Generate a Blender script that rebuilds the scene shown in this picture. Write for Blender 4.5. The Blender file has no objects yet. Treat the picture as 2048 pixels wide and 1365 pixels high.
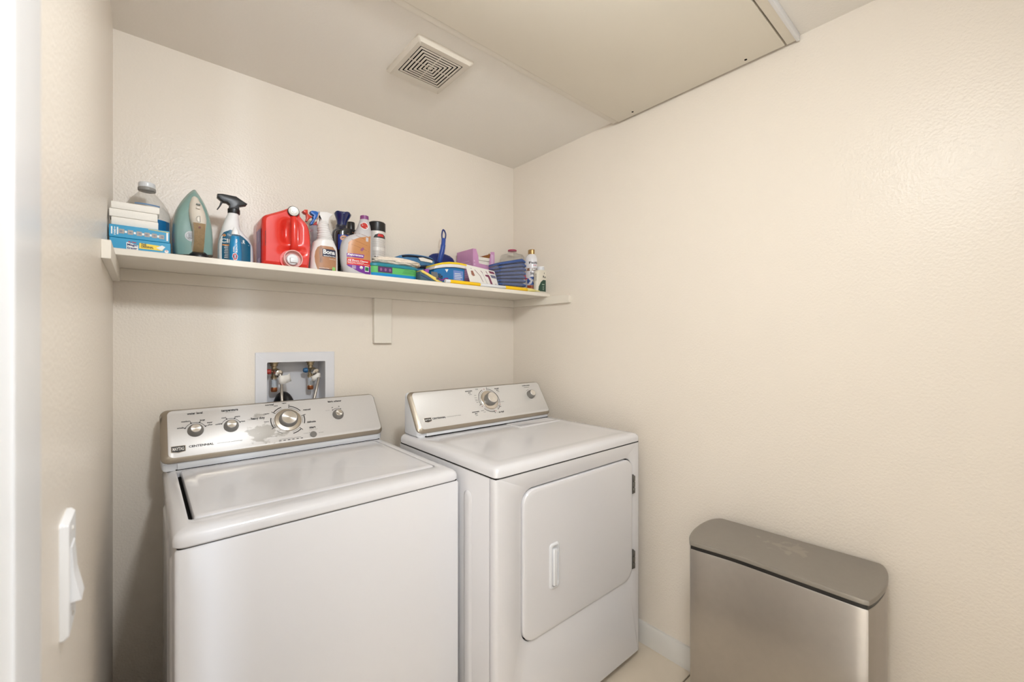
import bpy, bmesh, math, random
from mathutils import Vector, Matrix
SC = bpy.context.scene
COL = SC.collection
random.seed(4)

# ---------------------------------------------------------------- camera, world, light, exposure
cam = bpy.data.cameras.new('camera'); camo = bpy.data.objects.new('camera', cam); COL.objects.link(camo)
camo.location = (0.0716, -1.8119, 1.2497)
camo.rotation_euler = (math.radians(90), 0, math.radians(-40.837))
cam.sensor_width = 36; cam.lens = 853.19 / 2048 * 36; cam.shift_y = 1.4 / 2048
cam.clip_start = 0.02
cam.dof.use_dof = True; cam.dof.focus_distance = 1.75; cam.dof.aperture_fstop = 4.0
SC.camera = camo

def lin(c):
    c = c / 255
    return c / 12.92 if c <= .04045 else ((c + .055) / 1.055) ** 2.4
def rgb(c): return tuple(lin(v) for v in c) + (1,)

wd = bpy.data.worlds.new('world'); SC.world = wd; wd.use_nodes = True
bg = wd.node_tree.nodes['Background']
bg.inputs[0].default_value = (0.91, 0.98, 1.04, 1); bg.inputs[1].default_value = 1.8

def area(name, loc, aim, sx, sy, power, color):
    l = bpy.data.lights.new(name, 'AREA'); l.shape = 'RECTANGLE'; l.size = sx; l.size_y = sy
    l.energy = power; l.color = color
    o = bpy.data.objects.new(name, l); COL.objects.link(o); o.location = loc
    o.rotation_euler = (Vector(aim) - Vector(loc)).to_track_quat('-Z', 'Y').to_euler()
    return o
# daylight from the window of the next room, coming in through the doorway
area('window_daylight', (-0.30, -4.0, 1.75), (0.36, 0.0, 1.45), 0.5, 1.5, 140, (0.74, 0.86, 1.0))
# the laundry room's own ceiling fixture (see ceiling_light below)
ll = bpy.data.lights.new('ceiling_lamp', 'POINT'); ll.energy = 5; ll.color = (0.92, 0.985, 1.03); ll.shadow_soft_size = 0.07
lp = bpy.data.objects.new('ceiling_lamp', ll); COL.objects.link(lp); lp.location = (0.40, -1.78, 2.06)
# added fill lamp above the camera, aimed to brighten the back wall
area('back_wall_fill', (0.40, -1.70, 2.06), (0.62, 0.0, 1.05), 0.13, 0.13, 7.7, (0.93, 0.985, 1.03))

SC.view_settings.view_transform = 'Standard'; SC.view_settings.look = 'None'
SC.view_settings.gamma = 1; SC.view_settings.exposure = 0.27
SC.view_settings.use_curve_mapping = False

# ---------------------------------------------------------------- materials
def M(name, c, rough=.5, metal=0, vary=.03, vscale=6, bump=None, spec=.5, trans=0, alpha=1, coat=0, aniso=0, c2=None):
    m = bpy.data.materials.new(name); m.use_nodes = True
    nt = m.node_tree; b = nt.nodes['Principled BSDF']
    tc = nt.nodes.new('ShaderNodeTexCoord')
    n = nt.nodes.new('ShaderNodeTexNoise'); n.inputs['Scale'].default_value = vscale; n.inputs['Detail'].default_value = 3
    nt.links.new(tc.outputs['Object'], n.inputs['Vector'])
    mix = nt.nodes.new('ShaderNodeMix'); mix.data_type = 'RGBA'
    k = rgb(c); k2 = rgb(c2) if c2 else tuple(min(1, v * (1 + vary)) for v in k[:3]) + (1,)
    mix.inputs[6].default_value = k if c2 else tuple(v * (1 - vary) for v in k[:3]) + (1,)
    mix.inputs[7].default_value = k2
    nt.links.new(n.outputs['Fac'], mix.inputs[0]); nt.links.new(mix.outputs[2], b.inputs['Base Color'])
    b.inputs['Roughness'].default_value = rough; b.inputs['Metallic'].default_value = metal
    b.inputs['Specular IOR Level'].default_value = spec
    b.inputs['Transmission Weight'].default_value = trans
    b.inputs['Alpha'].default_value = alpha
    b.inputs['Coat Weight'].default_value = coat
    b.inputs['Anisotropic'].default_value = aniso
    if bump:
        t = nt.nodes.new('ShaderNodeTexNoise'); t.inputs['Scale'].default_value = bump[0]; t.inputs['Detail'].default_value = 2
        nt.links.new(tc.outputs['Object'], t.inputs['Vector'])
        bp = nt.nodes.new('ShaderNodeBump'); bp.inputs['Strength'].default_value = bump[1]; bp.inputs['Distance'].default_value = bump[2]
        nt.links.new(t.outputs['Fac'], bp.inputs['Height']); nt.links.new(bp.outputs[0], b.inputs['Normal'])
    return m

WALL = M('cream_orange_peel_paint', (238, 228, 215), .32, vary=.012, vscale=2, bump=(150, .36, .0030), spec=.45)
CEIL = M('ceiling_paint', (247, 241, 232), .6, vary=.012, vscale=2, bump=(130, .25, .0025), spec=.3)
BOARD = M('painted_board', (234, 226, 213), .5, vary=.015, bump=(160, .12, .001))
TRIM = M('white_trim_paint', (226, 222, 216), .32, vary=.01)
HATCH = M('hatch_paint', (240, 232, 217), .45, vary=.012, vscale=3)
WHITE = M('white_enamel', (224, 222, 224), .16, vary=.006, vscale=3, coat=.3)
WPLAST = M('white_console_plastic', (226, 227, 230), .3, vary=.01)
GAP = M('dark_gap', (26, 23, 21), .9, spec=.1)
VOID = M('vent_slot_shade', (10, 9, 8), 1, spec=0)  # near-black colour stands in for shade behind the vent slots
BLACK = M('black_plastic', (24, 23, 24), .35)
GREY = M('grey_knob_plastic', (128, 124, 119), .4)
INK = M('dark_grey_print', (48, 46, 46), .5)
INKL = M('light_grey_print', (138, 135, 132), .5)
CHROME = M('brushed_bright_metal', (214, 208, 200), .22, 1)
BRASS = M('valve_brass', (176, 160, 132), .35, .9)
COPPER = M('copper_pipe', (196, 124, 84), .3, .9)
STEELB = M('braided_steel', (178, 172, 164), .38, .8, vary=.25, vscale=400)
PAPER = M('white_paper', (236, 232, 226), .6)

# ---------------------------------------------------------------- helpers
def wloc(o):
    v = Vector((0, 0, 0))
    while o: v = v + o.location; o = o.parent
    return v
def mk(name, vf, mat, parent=None, smooth=True, angle=38, loc=None):
    """one mesh object; vertices are given in room coordinates"""
    V, F = vf
    me = bpy.data.meshes.new(name)
    org = wloc(parent) if parent else Vector(loc or (0, 0, 0))
    me.from_pydata([tuple(Vector(v) - org) for v in V], [], F); me.validate()
    bm = bmesh.new(); bm.from_mesh(me); bmesh.ops.recalc_face_normals(bm, faces=bm.faces); bm.to_mesh(me); bm.free()
    if smooth:
        me.polygons.foreach_set('use_smooth', [True] * len(me.polygons)); me.set_sharp_from_angle(angle=math.radians(angle))
    me.materials.append(mat)
    o = bpy.data.objects.new(name, me); COL.objects.link(o)
    if parent: o.parent = parent
    else: o.location = org
    return o
def tag(o, label, cat, group=None):
    o['label'] = label; o['category'] = cat
    if group: o['group'] = group
    return o
def thing(name, label, cat, loc, group=None):
    o = bpy.data.objects.new(name, None); o.empty_display_size = .05; COL.objects.link(o); o.location = loc
    return tag(o, label, cat, group)
def struct(name, vf, mat, loc=None, **k):
    o = mk(name, vf, mat, None, loc=loc, **k); o['kind'] = 'structure'; return o
def join(*vfs):
    V, F = [], []
    for v, f in vfs:
        n = len(V); V += list(v); F += [tuple(i + n for i in q) for q in f]
    return V, F
def bm2(bm):
    bm.verts.index_update()
    V = [tuple(v.co) for v in bm.verts]; F = [tuple(v.index for v in f.verts) for f in bm.faces]; bm.free(); return V, F
def box(x0, x1, y0, y1, z0, z1, b=0, seg=2):
    bm = bmesh.new(); bmesh.ops.create_cube(bm, size=1)
    for v in bm.verts:
        v.co = ((x0 + x1) / 2 + v.co.x * (x1 - x0), (y0 + y1) / 2 + v.co.y * (y1 - y0), (z0 + z1) / 2 + v.co.z * (z1 - z0))
    if b: bmesh.ops.bevel(bm, geom=bm.edges[:], offset=b, segments=seg, profile=.5, affect='EDGES')
    return bm2(bm)
def prism(pts, ax, a0, a1, b=0, seg=2):
    f = {'x': lambda p, a: (a, p[0], p[1]), 'y': lambda p, a: (p[0], a, p[1]), 'z': lambda p, a: (p[0], p[1], a)}[ax]
    bm = bmesh.new(); A = [bm.verts.new(f(p, a0)) for p in pts]; B = [bm.verts.new(f(p, a1)) for p in pts]; n = len(pts)
    c0 = bm.faces.new(A); c1 = bm.faces.new(B[::-1])
    for i in range(n): bm.faces.new((A[i], B[i], B[(i + 1) % n], A[(i + 1) % n]))
    if b:
        es = list(set(c0.edges) | set(c1.edges)); bmesh.ops.recalc_face_normals(bm, faces=bm.faces)
        bmesh.ops.bevel(bm, geom=es, offset=b, segments=seg, profile=.5, affect='EDGES')
    return bm2(bm)
def stack(loops, c0=True, c1=True, closed=True):
    n = len(loops[0]); V = [tuple(p) for l in loops for p in l]; F = []
    for k in range(len(loops) - 1):
        for i in range(n if closed else n - 1):
            j = (i + 1) % n; F.append((k * n + i, k * n + j, (k + 1) * n + j, (k + 1) * n + i))
    if c0: F.append(tuple(range(n))[::-1])
    if c1: F.append(tuple((len(loops) - 1) * n + i for i in range(n)))
    return V, F
def rrect(x0, x1, y0, y1, r, n=5):
    r = max(1e-5, min(r, (x1 - x0) / 2 - 1e-5, (y1 - y0) / 2 - 1e-5)); P = []
    for cx, cy, a in ((x1 - r, y1 - r, 0), (x0 + r, y1 - r, 90), (x0 + r, y0 + r, 180), (x1 - r, y0 + r, 270)):
        for i in range(n + 1):
            t = math.radians(a + 90 * i / n); P.append((cx + r * math.cos(t), cy + r * math.sin(t)))
    return P
def rz(x0, x1, y0, y1, r, z, n=5): return [(p[0], p[1], z) for p in rrect(x0, x1, y0, y1, r, n)]
def ry_(x0, x1, z0, z1, r, y, n=5): return [(p[0], y, p[1]) for p in rrect(x0, x1, z0, z1, r, n)]
def basis(d):
    d = Vector(d).normalized(); u = d.orthogonal().normalized()
    if abs(d.z) < .9:
        u = Vector((0, 0, 1)).cross(d).normalized()
    return d, u, d.cross(u)
def lathe(prof, c, axis=(0, 0, 1), n=32, c0=True, c1=True):
    d, u, w = basis(axis); c = Vector(c)
    return stack([[c + d * h + (u * math.cos(2 * math.pi * i / n) + w * math.sin(2 * math.pi * i / n)) * max(r, 1e-5) for i in range(n)] for r, h in prof], c0, c1)
def tube(path, r, n=10):
    P = [Vector(p) for p in path]; L = []; t0 = None; u = None
    for i, p in enumerate(P):
        t = (P[min(i + 1, len(P) - 1)] - P[max(i - 1, 0)]).normalized()
        if u is None: u = t.orthogonal().normalized()
        else: u = (u - t * u.dot(t)).normalized()
        w = t.cross(u); rr = r[i] if isinstance(r, (list, tuple)) else r
        L.append([p + (u * math.cos(2 * math.pi * k / n) + w * math.sin(2 * math.pi * k / n)) * rr for k in range(n)])
    return stack(L)
def smoothpath(P, k=6):
    P = [Vector(p) for p in P]; O = []
    for i in range(len(P) - 1):
        a, b, c, d = P[max(i - 1, 0)], P[i], P[i + 1], P[min(i + 2, len(P) - 1)]
        for j in range(k):
            t = j / k; O.append(.5 * ((2 * b) + (c - a) * t + (2 * a - 5 * b + 4 * c - d) * t * t + (3 * b - a - 3 * c + d) * t ** 3))
    return O + [P[-1]]
def lerp_tab(tab, z):
    """tab of (z, value...) sorted by z"""
    if z <= tab[0][0]: return tab[0][1:]
    for a, b in zip(tab, tab[1:]):
        if z <= b[0]:
            t = (z - a[0]) / max(1e-9, b[0] - a[0]); return tuple(p + (q - p) * t for p, q in zip(a[1:], b[1:]))
    return tab[-1][1:]
class Loft:
    """bottle body: sections (z, cx, rx); depth half size ry, superellipse n"""
    def __init__(s, secs, cy, ry, n=2.4, base=None, sm=4):
        secs = sorted(secs)
        if base is not None: secs = [(base, secs[0][1], secs[0][2])] + [q for q in secs if q[0] > base + .004]
        if sm > 1:
            P = smoothpath([(q[0], q[1], q[2]) for q in secs], sm); secs = [(p.x, p.y, p.z) for p in P]
            o = [secs[0]]
            for q in secs[1:]:
                if q[0] > o[-1][0] + 1e-4: o.append(q)
            secs = o
        s.secs, s.cy, s.ry, s.n = secs, cy, ry, n
    def mesh(s, N=36, r=.004):
        L = []
        z0 = s.secs[0][0]; z1 = s.secs[-1][0]
        secs = [(z0, s.secs[0][1], s.secs[0][2] - r, r), (z0 + r * .4, s.secs[0][1], s.secs[0][2] - r * .2, r * .2)] + [q + (0,) for q in s.secs[1:]]
        for z, cx, rx, ins in secs:
            a = min(s.ry, rx) if not callable(s.ry) else s.ry(z); a -= ins; nn = s.n if rx > .02 else 2
            P = []
            for i in range(N):
                t = 2 * math.pi * i / N; c, q = math.cos(t), math.sin(t)
                P.append((cx + rx * math.copysign(abs(c) ** (2 / nn), c), s.cy + a * math.copysign(abs(q) ** (2 / nn), q), z))
            L.append(P)
        return stack(L)
    def front(s, x, z, off=.0004):
        cx, rx = lerp_tab(s.secs, z); a = min(s.ry, rx) if not callable(s.ry) else s.ry(z); nn = s.n if rx > .02 else 2
        t = min(.985, abs(x - cx) / rx)
        return (x, s.cy - a * (1 - t ** nn) ** (1 / nn) - off, z)
_gc = {}
def glyphs(t, bold):
    if (t, bold) not in _gc:
        cu = bpy.data.curves.new('lettering', 'FONT'); cu.body = t; cu.size = 1; cu.resolution_u = 3; cu.fill_mode = 'FRONT'
        if bold: cu.offset = .03
        o = bpy.data.objects.new('lettering', cu); COL.objects.link(o); bpy.context.view_layer.update()
        me = bpy.data.meshes.new_from_object(o.evaluated_get(bpy.context.evaluated_depsgraph_get()))
        V = [(v.co.x, v.co.y) for v in me.vertices]; F = [tuple(p.vertices) for p in me.polygons]
        bpy.data.objects.remove(o); bpy.data.curves.remove(cu); bpy.data.meshes.remove(me)
        x0 = min(v[0] for v in V); x1 = max(v[0] for v in V); y0 = min(v[1] for v in V); y1 = max(v[1] for v in V)
        _gc[(t, bold)] = ([((v[0] - x0) / (x1 - x0), (v[1] - y0) / (y1 - y0)) for v in V], F)
    return _gc[(t, bold)]
class Print:
    """flat print laid on a surface; f maps (a, b) on the surface to a room point"""
    def __init__(s, f): s.f, s.V, s.F = f, [], []
    def add(s, P, F):
        n = len(s.V); s.V += [s.f(*p) for p in P]; s.F += [tuple(i + n for i in q) for q in F]; return s
    def text(s, t, bx, bold=False, shear=0, vertical=False):
        a0, a1, b0, b1 = bx; G, F = glyphs(t, bold)
        if vertical: return s.add([(a1 - (a1 - a0) * v, b0 + (b1 - b0) * u) for u, v in G], F)
        return s.add([(a0 + (a1 - a0) * u + shear * (b1 - b0) * v, b0 + (b1 - b0) * v) for u, v in G], F)
    def rect(s, bx, na=4, nb=4):
        a0, a1, b0, b1 = bx
        return s.rows([(b0, a0), (b1, a0)], [(b0, a1), (b1, a1)], na, nb)
    def rows(s, L, R, na=8, nb=14):
        """area between a left and a right edge, each a list of (b, a)"""
        L, R = sorted(L), sorted(R); b0 = max(L[0][0], R[0][0]); b1 = min(L[-1][0], R[-1][0])
        bs = sorted(set([b0 + (b1 - b0) * i / nb for i in range(nb + 1)] + [q[0] for q in L + R if b0 < q[0] < b1])); P = []
        for b in bs:
            l = lerp_tab(L, b)[0]; r = lerp_tab(R, b)[0]
            P += [(l + (r - l) * i / na, b) for i in range(na + 1)]
        m = na + 1
        return s.add(P, [(k * m + i, k * m + i + 1, (k + 1) * m + i + 1, (k + 1) * m + i) for k in range(len(bs) - 1) for i in range(na)])
    def poly(s, P): return s.add(P, [tuple(range(len(P)))])
    def arc(s, ca, cb, r0, r1, t0, t1, n=16):
        P = []
        for i in range(n + 1):
            t = math.radians(t0 + (t1 - t0) * i / n); P += [(ca + r0 * math.cos(t), cb + r0 * math.sin(t)), (ca + r1 * math.cos(t), cb + r1 * math.sin(t))]
        return s.add(P, [(2 * i, 2 * i + 1, 2 * i + 3, 2 * i + 2) for i in range(n)])
    def disc(s, ca, cb, ra, rb=None, n=24):
        rb = rb or ra; P = [(ca, cb)] + [(ca + ra * math.cos(2 * math.pi * i / n), cb + rb * math.sin(2 * math.pi * i / n)) for i in range(n)]
        return s.add(P, [(0, 1 + i, 1 + (i + 1) % n) for i in range(n)])
    def line(s, a0, b0, a1, b1, w):
        dx, dy = a1 - a0, b1 - b0; l = math.hypot(dx, dy) or 1; nx, ny = -dy / l * w / 2, dx / l * w / 2
        return s.poly([(a0 + nx, b0 + ny), (a1 + nx, b1 + ny), (a1 - nx, b1 - ny), (a0 - nx, b0 - ny)])
    def build(s, name, mat, parent): return mk(name, (s.V, s.F), mat, parent, smooth=False)
def flat(y, off=.0006): return lambda a, b: (a, y - off, b)

# ---------------------------------------------------------------- the room
W, H, SZ, ST = 1.648, 2.223, 1.4784, 1.4965      # room width, ceiling, shelf underside, shelf top
FR = -2.75                                        # wall behind the camera
fl = struct('floor', box(-.12, W + .1, FR - .1, .1, -.06, -.004), M('tile_grout', (134, 118, 100), .85))
TILE = M('beige_floor_tile', (224, 209, 188), .42, vscale=14, bump=(60, .08, .001), c2=(232, 219, 200))
tv = None
for i in range(5):
    for j in range(7):
        x1 = 1.660 - i * .457; y1 = -1.040 + (2 - j) * .457
        a, b = x1 - .453, x1; c, d = y1 - .453, y1
        a, b, c, d = max(a, -.115), min(b, W), max(c, FR), min(d, 0)
        if b - a > .01 and d - c > .01: mk('tile', box(a, b, c, d, -.0045, 0, .0012, 1), TILE, fl)
struct('ceiling', box(-.12, W + .1, FR - .1, .1, H, H + .08), CEIL)
BX = (.421, .632, .93, 1.1725)                    # hole in the wall for the washing machine outlet box
def wallback():
    x0, x1, z0, z1 = BX
    return join(box(-.12, x0, 0, .1, 0, H), box(x1, W + .1, 0, .1, 0, H), box(x0, x1, 0, .1, 0, z0), box(x0, x1, 0, .1, z1, H))
struct('wall_back', wallback(), WALL, smooth=False)
struct('wall_right', box(W, W + .1, FR, 0, 0, H), WALL, smooth=False)
D0, D1, DH = -1.475, -2.235, 2.04                 # doorway in the left wall
struct('wall_left', join(box(-.115, 0, D0, 0, 0, H), box(-.115, 0, FR, D1, 0, H), box(-.115, 0, D1, D0, DH, H)), WALL, smooth=False)
struct('wall_added_hall', join(box(-1.2, -1.1, -4.3, -.6, 0, 2.5), box(-1.1, -.115, -.7, -.6, 0, 2.5), box(-1.2, -.115, -4.3, -.6, 2.5, 2.58), box(-.115, -.02, -4.3, FR - .1, 0, 2.5), box(-.115, -.02, FR - .1, -.6, H + .08, 2.5)), WALL, smooth=False)  # unseen hall shell, added to block world light at the doorway
struct('floor_added_hall', box(-1.2, -.12, -4.3, -.6, -.06, 0), TRIM, smooth=False)  # floor of that added hall
V0, V1, V2, V3 = .25, 1.30, 1.55, 2.14             # added window behind the camera, unseen; lets in soft fill light
struct('wall_front', join(box(-.12, V0, FR - .1, FR, 0, H), box(V1, W + .1, FR - .1, FR, 0, H), box(V0, V1, FR - .1, FR, 0, V2), box(V0, V1, FR - .1, FR, V3, H)), WALL, smooth=False)
wn = struct('added_window', join(box(V0, V0 + .03, FR - .07, FR - .02, V2, V3), box(V1 - .03, V1, FR - .07, FR - .02, V2, V3), box(V0 + .03, V1 - .03, FR - .07, FR - .02, V2, V2 + .03), box(V0 + .03, V1 - .03, FR - .07, FR - .02, V3 - .03, V3)), TRIM, smooth=False)
PANE = bpy.data.materials.new('added_window_glass'); PANE.use_nodes = True; nt = PANE.node_tree; nt.nodes.clear()
a_, b_, c_, d_, e_ = [nt.nodes.new(k) for k in ('ShaderNodeBsdfTransparent', 'ShaderNodeBsdfGlossy', 'ShaderNodeMixShader', 'ShaderNodeOutputMaterial', 'ShaderNodeFresnel')]
b_.inputs['Roughness'].default_value = .02
nt.links.new(e_.outputs[0], c_.inputs[0]); nt.links.new(a_.outputs[0], c_.inputs[1]); nt.links.new(b_.outputs[0], c_.inputs[2]); nt.links.new(c_.outputs[0], d_.inputs[0])
mk('added_pane', box(V0 + .03, V1 - .03, FR - .047, FR - .043, V2 + .03, V3 - .03), PANE, wn)
struct('baseboard_right', prism([(W, 0), (W - .014, 0), (W - .014, .078), (W - .009, .086), (W, .086)], 'y', FR, 0), TRIM)
struct('baseboard_back', prism([(0, 0), (-.014, 0), (-.014, .078), (-.009, .086), (0, .086)], 'x', 0, W - .014), TRIM)
def casing(y0, y1):
    s = 1 if y1 > y0 else -1
    return prism([(0, y1), (.013, y1), (.016, y1 - s * .004), (.016, y0 + s * .026), (.011, y0 + s * .020), (.011, y0 + s * .003), (.009, y0), (-.115, y0), (-.115, y0 - s * .018), (0, y0 - s * .018)], 'z', 0, DH + .07)
CASE = M('bright_white_gloss_paint', (246, 246, 248), .3, vary=.004)
cs = struct('trim_1', casing(D0 + .006, D0 + .12), CASE)
struct('trim_2', casing(D1 - .006, D1 - .12), CASE)
struct('trim_3', join(box(0, .0155, D1 + .012, D0 - .012, DH - .012, DH + .075, .002), box(-.115, .009, D1 + .012, D0 - .012, DH - .02, DH)), TRIM)

# ---------------------------------------------------------------- ceiling: light, exhaust vent, access panel
t = thing('ceiling_light', 'round flush ceiling lamp with a white glass dish behind the camera', 'lamp', (.40, -1.78, H))
mk('base_plate', lathe([(.15, -.022), (.155, -.012), (.155, 0)], (.40, -1.78, H), n=40), TRIM, t)
GL = M('lamp_glass', (250, 245, 235), .3); e = GL.node_tree.nodes['Principled BSDF']
e.inputs['Emission Color'].default_value = (1, .86, .7, 1); e.inputs['Emission Strength'].default_value = 3
mk('glass_dish', lathe([(.02, -.082), (.09, -.070), (.13, -.045), (.142, -.022)], (.40, -1.78, H), n=40), GL, t)

x0, x1, y0, y1 = .727, .943, -.603, -.364
t = thing('exhaust_vent', 'square white exhaust vent with concentric square slots in the ceiling', 'vent', ((x0 + x1) / 2, (y0 + y1) / 2, H))
ix0, ix1, iy0, iy1 = .751, .915, -.574, -.410
mk('frame', stack([rz(x0, x1, y0, y1, .008, H), rz(x0, x1, y0, y1, .008, H - .006), rz(x0 + .009, x1 - .009, y0 + .009, y1 - .009, .006, H - .0150),
    rz(ix0 - .001, ix1 + .001, iy0 - .001, iy1 + .001, .003, H - .0152), rz(ix0, ix1, iy0, iy1, .002, H - .015), rz(ix0, ix1, iy0, iy1, .002, H - .001)], False, False), M('vent_plastic', (219, 210, 196), .4), t)
mk('shade_backing', stack([rz(ix0 + .0003, ix1 - .0003, iy0 + .0003, iy1 - .0003, .002, H - .013), rz(ix0 + .0003, ix1 - .0003, iy0 + .0003, iy1 - .0003, .002, H - .0005)], False, True), VOID, t)  # black sheet that puts the slot shade into colour
VP = bpy.data.materials['vent_plastic']
n = 6; st = (ix1 - ix0) / 2 / (n + .9)
for k in range(n):
    a = .0034 + k * st; b = a + st - .0048
    q = lambda i, z: rz(ix0 + i, ix1 - i, iy0 + i, iy1 - i, .001, z, 1)
    mk('grille_ring', stack([q(a, H - .0138), q(a, H - .0148), q(a + .0004, H - .0152), q(b - .0004, H - .0152), q(b, H - .0148), q(b, H - .0138), q(a, H - .0138)], False, False), VP, t)
a = .0034 + n * st
mk('grille_center', box(ix0 + a, ix1 - a, iy0 + a, iy1 - a, H - .015, H - .0115, .001), VP, t)
mk('grille_spoke', join(box((ix0 + ix1) / 2 - .002, (ix0 + ix1) / 2 + .002, iy0, iy1, H - .0128, H - .0118), box(ix0, ix1, (iy0 + iy1) / 2 - .002, (iy0 + iy1) / 2 + .002, H - .0128, H - .0118)), VP, t)

t = thing('access_panel', 'large white access panel with two screw holes in the ceiling', 'access panel', (.95, -1.02, H))
px0, px1, py0, py1 = .30, 1.634, -1.348, -.712
mk('panel', box(px0, px1, py0, py1, H - .020, H - .004, .0015), HATCH, t)
mk('trim_strip', box(px0 - .03, 1.634, -.709, -.684, H - .017, H - .0002, .002), BOARD, t)
mk('trim_strip', box(px0 - .03, 1.636, -1.378, -1.353, H - .019, H - .0002, .001), HATCH, t)
mk('edge_bead', box(px0 - .03, 1.640, -1.388, -1.3782, H - .022, H - .0002, .002), CASE, t)
mk('ledger', box(px0, 1.630, py0, py1, H - .004, H - .0002), BOARD, t)
for yy, xx in ((-.801, 1.606), (-1.238, 1.611)):
    mk('screw_hole', lathe([(.0001, -.0208), (.0045, -.0206), (.0045, -.019)], (xx, yy, H), n=12), GAP, t)

# ---------------------------------------------------------------- light switch on the left wall
t = thing('light_switch', 'white rocker light switch on a plate by the doorway', 'switch', (0, -1.08, .975))
ya, yb, za, zb = -1.117, -1.047, .909, 1.043
def rx_(y0, y1, z0, z1, r, x): return [(x, p[0], p[1]) for p in rrect(y0, y1, z0, z1, r)]
mk('wall_plate', stack([rx_(ya, yb, za, zb, .004, 0), rx_(ya, yb, za, zb, .004, .0035), rx_(ya + .003, yb - .003, za + .003, zb - .003, .004, .0075), rx_(ya + .018, yb - .018, za + .033, zb - .033, .001, .0075), rx_(ya + .018, yb - .018, za + .033, zb - .033, .001, .005)], False), CASE, t)
mk('rocker', prism([(.005, .9445), (.0165, .945), (.0105, .976), (.0085, 1.009), (.005, 1.0095)], 'y', -1.098, -1.066, .0015) if 0 else
   ([(x, y, z) for y in (-1.098, -1.066) for x, z in ((.005, .9445), (.0165, .945), (.0105, .976), (.0085, 1.009), (.005, 1.0095))],
    [(0, 1, 2, 3, 4), (9, 8, 7, 6, 5)] + [(i, (i + 1) % 5, 5 + (i + 1) % 5, 5 + i) for i in range(5)]), CASE, t, smooth=False)
for zz in (.925, 1.027):
    mk('screw', lathe([(.003, 0), (.003, .0012), (.002, .0018)], (.0073, -1.082, zz), (1, 0, 0), 12), TRIM, t)

# ---------------------------------------------------------------- washing machine
def face_map(yb, zb, yt, zt):
    o = Vector((0, yb, zb)); d = (Vector((0, yt, zt)) - o).normalized(); nrm = Vector((0, -d.z, d.y))
    return lambda off=0.0: (lambda a, b: tuple(Vector((a, 0, 0)) + o + d * b + nrm * off)), d, nrm
SILVER = M('silver_control_panel', (222, 219, 216), .40, .22, vary=.03, vscale=300)
BEZEL = M('satin_bezel', (170, 160, 146), .3, .75, vary=.03)
def smudged(name, c, cx, cz, rx, rz_):
    """silver panel with a worn, smeared patch"""
    m = M(name, c, .40, .22, vary=.03, vscale=300); nt = m.node_tree; b = nt.nodes['Principled BSDF']
    src = b.inputs['Base Color'].links[0].from_socket
    tc = nt.nodes.new('ShaderNodeTexCoord'); mp = nt.nodes.new('ShaderNodeMapping')
    mp.inputs['Location'].default_value = (-cx / rx, 0, -cz / rz_); mp.inputs['Scale'].default_value = (1 / rx, 0, 1 / rz_)
    nt.links.new(tc.outputs['Object'], mp.inputs[0])
    ln = nt.nodes.new('ShaderNodeVectorMath'); ln.operation = 'LENGTH'; nt.links.new(mp.outputs[0], ln.inputs[0])
    ns = nt.nodes.new('ShaderNodeTexNoise'); ns.inputs['Scale'].default_value = 32; ns.inputs['Detail'].default_value = 4
    mp2 = nt.nodes.new('ShaderNodeMapping'); mp2.inputs['Scale'].default_value = (.7, 1, 1.5); nt.links.new(tc.outputs['Object'], mp2.inputs[0]); nt.links.new(mp2.outputs[0], ns.inputs['Vector'])
    ad = nt.nodes.new('ShaderNodeMath'); ad.operation = 'MULTIPLY_ADD'; nt.links.new(ns.outputs['Fac'], ad.inputs[0]); ad.inputs[1].default_value = -4.2; nt.links.new(ln.outputs['Value'], ad.inputs[2])
    rp = nt.nodes.new('ShaderNodeMapRange'); rp.inputs['From Min'].default_value = -1.55; rp.inputs['From Max'].default_value = -1.25; rp.inputs['To Min'].default_value = 1; rp.inputs['To Max'].default_value = 0
    nt.links.new(ad.outputs[0], rp.inputs[0])
    mx = nt.nodes.new('ShaderNodeMix'); mx.data_type = 'RGBA'; mx.inputs[7].default_value = rgb((184, 179, 173))
    nt.links.new(rp.outputs[0], mx.inputs[0]); nt.links.new(src, mx.inputs[6]); nt.links.new(mx.outputs[2], b.inputs['Base Color'])
    return m
def console(t, x0, x1, F, L, yback, ztop, zlid, ybase, panel_mat, ins):
    """sloped control console: white housing, satin rim, silver panel. F = face_map"""
    fm, d, nrm = F
    P0 = fm(0)(0, 0); P1 = fm(0)(0, L)
    r = .022
    prof = [(yback, zlid), (ybase, zlid), (ybase, P0[2] - .008), (P0[1] + .003, P0[2] - .001), (P1[1] + .003, P1[2] - .003), (P1[1] + .016, P1[2] - .003), (yback, P1[2] - .02)]
    hb = .012                                          # housing, slightly inside the rim
    mk('console_housing', prism(prof, 'x', x0 + .002, x1 - .002, hb, 3), WPLAST, t)
    def fl_(i, off, rr, n=7): return [fm(off)(p[0], p[1]) for p in rrect(x0 + i[0], x1 - i[1], i[2], L - i[3], rr, n)]
    z4 = (0, 0, 0, 0)
    mk('console_rim', stack([fl_(z4, -.004, r), fl_(z4, .001, r), fl_((.0015,) * 4, .003, r), fl_(tuple(q * .85 for q in ins), .0078, r * .8), fl_(ins, .0085, r * .7), fl_(ins, .0066, r * .7)], False, False), BEZEL, t)
    mk('control_panel', stack([fl_(ins, .0060, r * .7), fl_(ins, .0074, r * .7), fl_(tuple(q + .0008 for q in ins), .008, r * .66)]), panel_mat, t)
    return .0084
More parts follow.
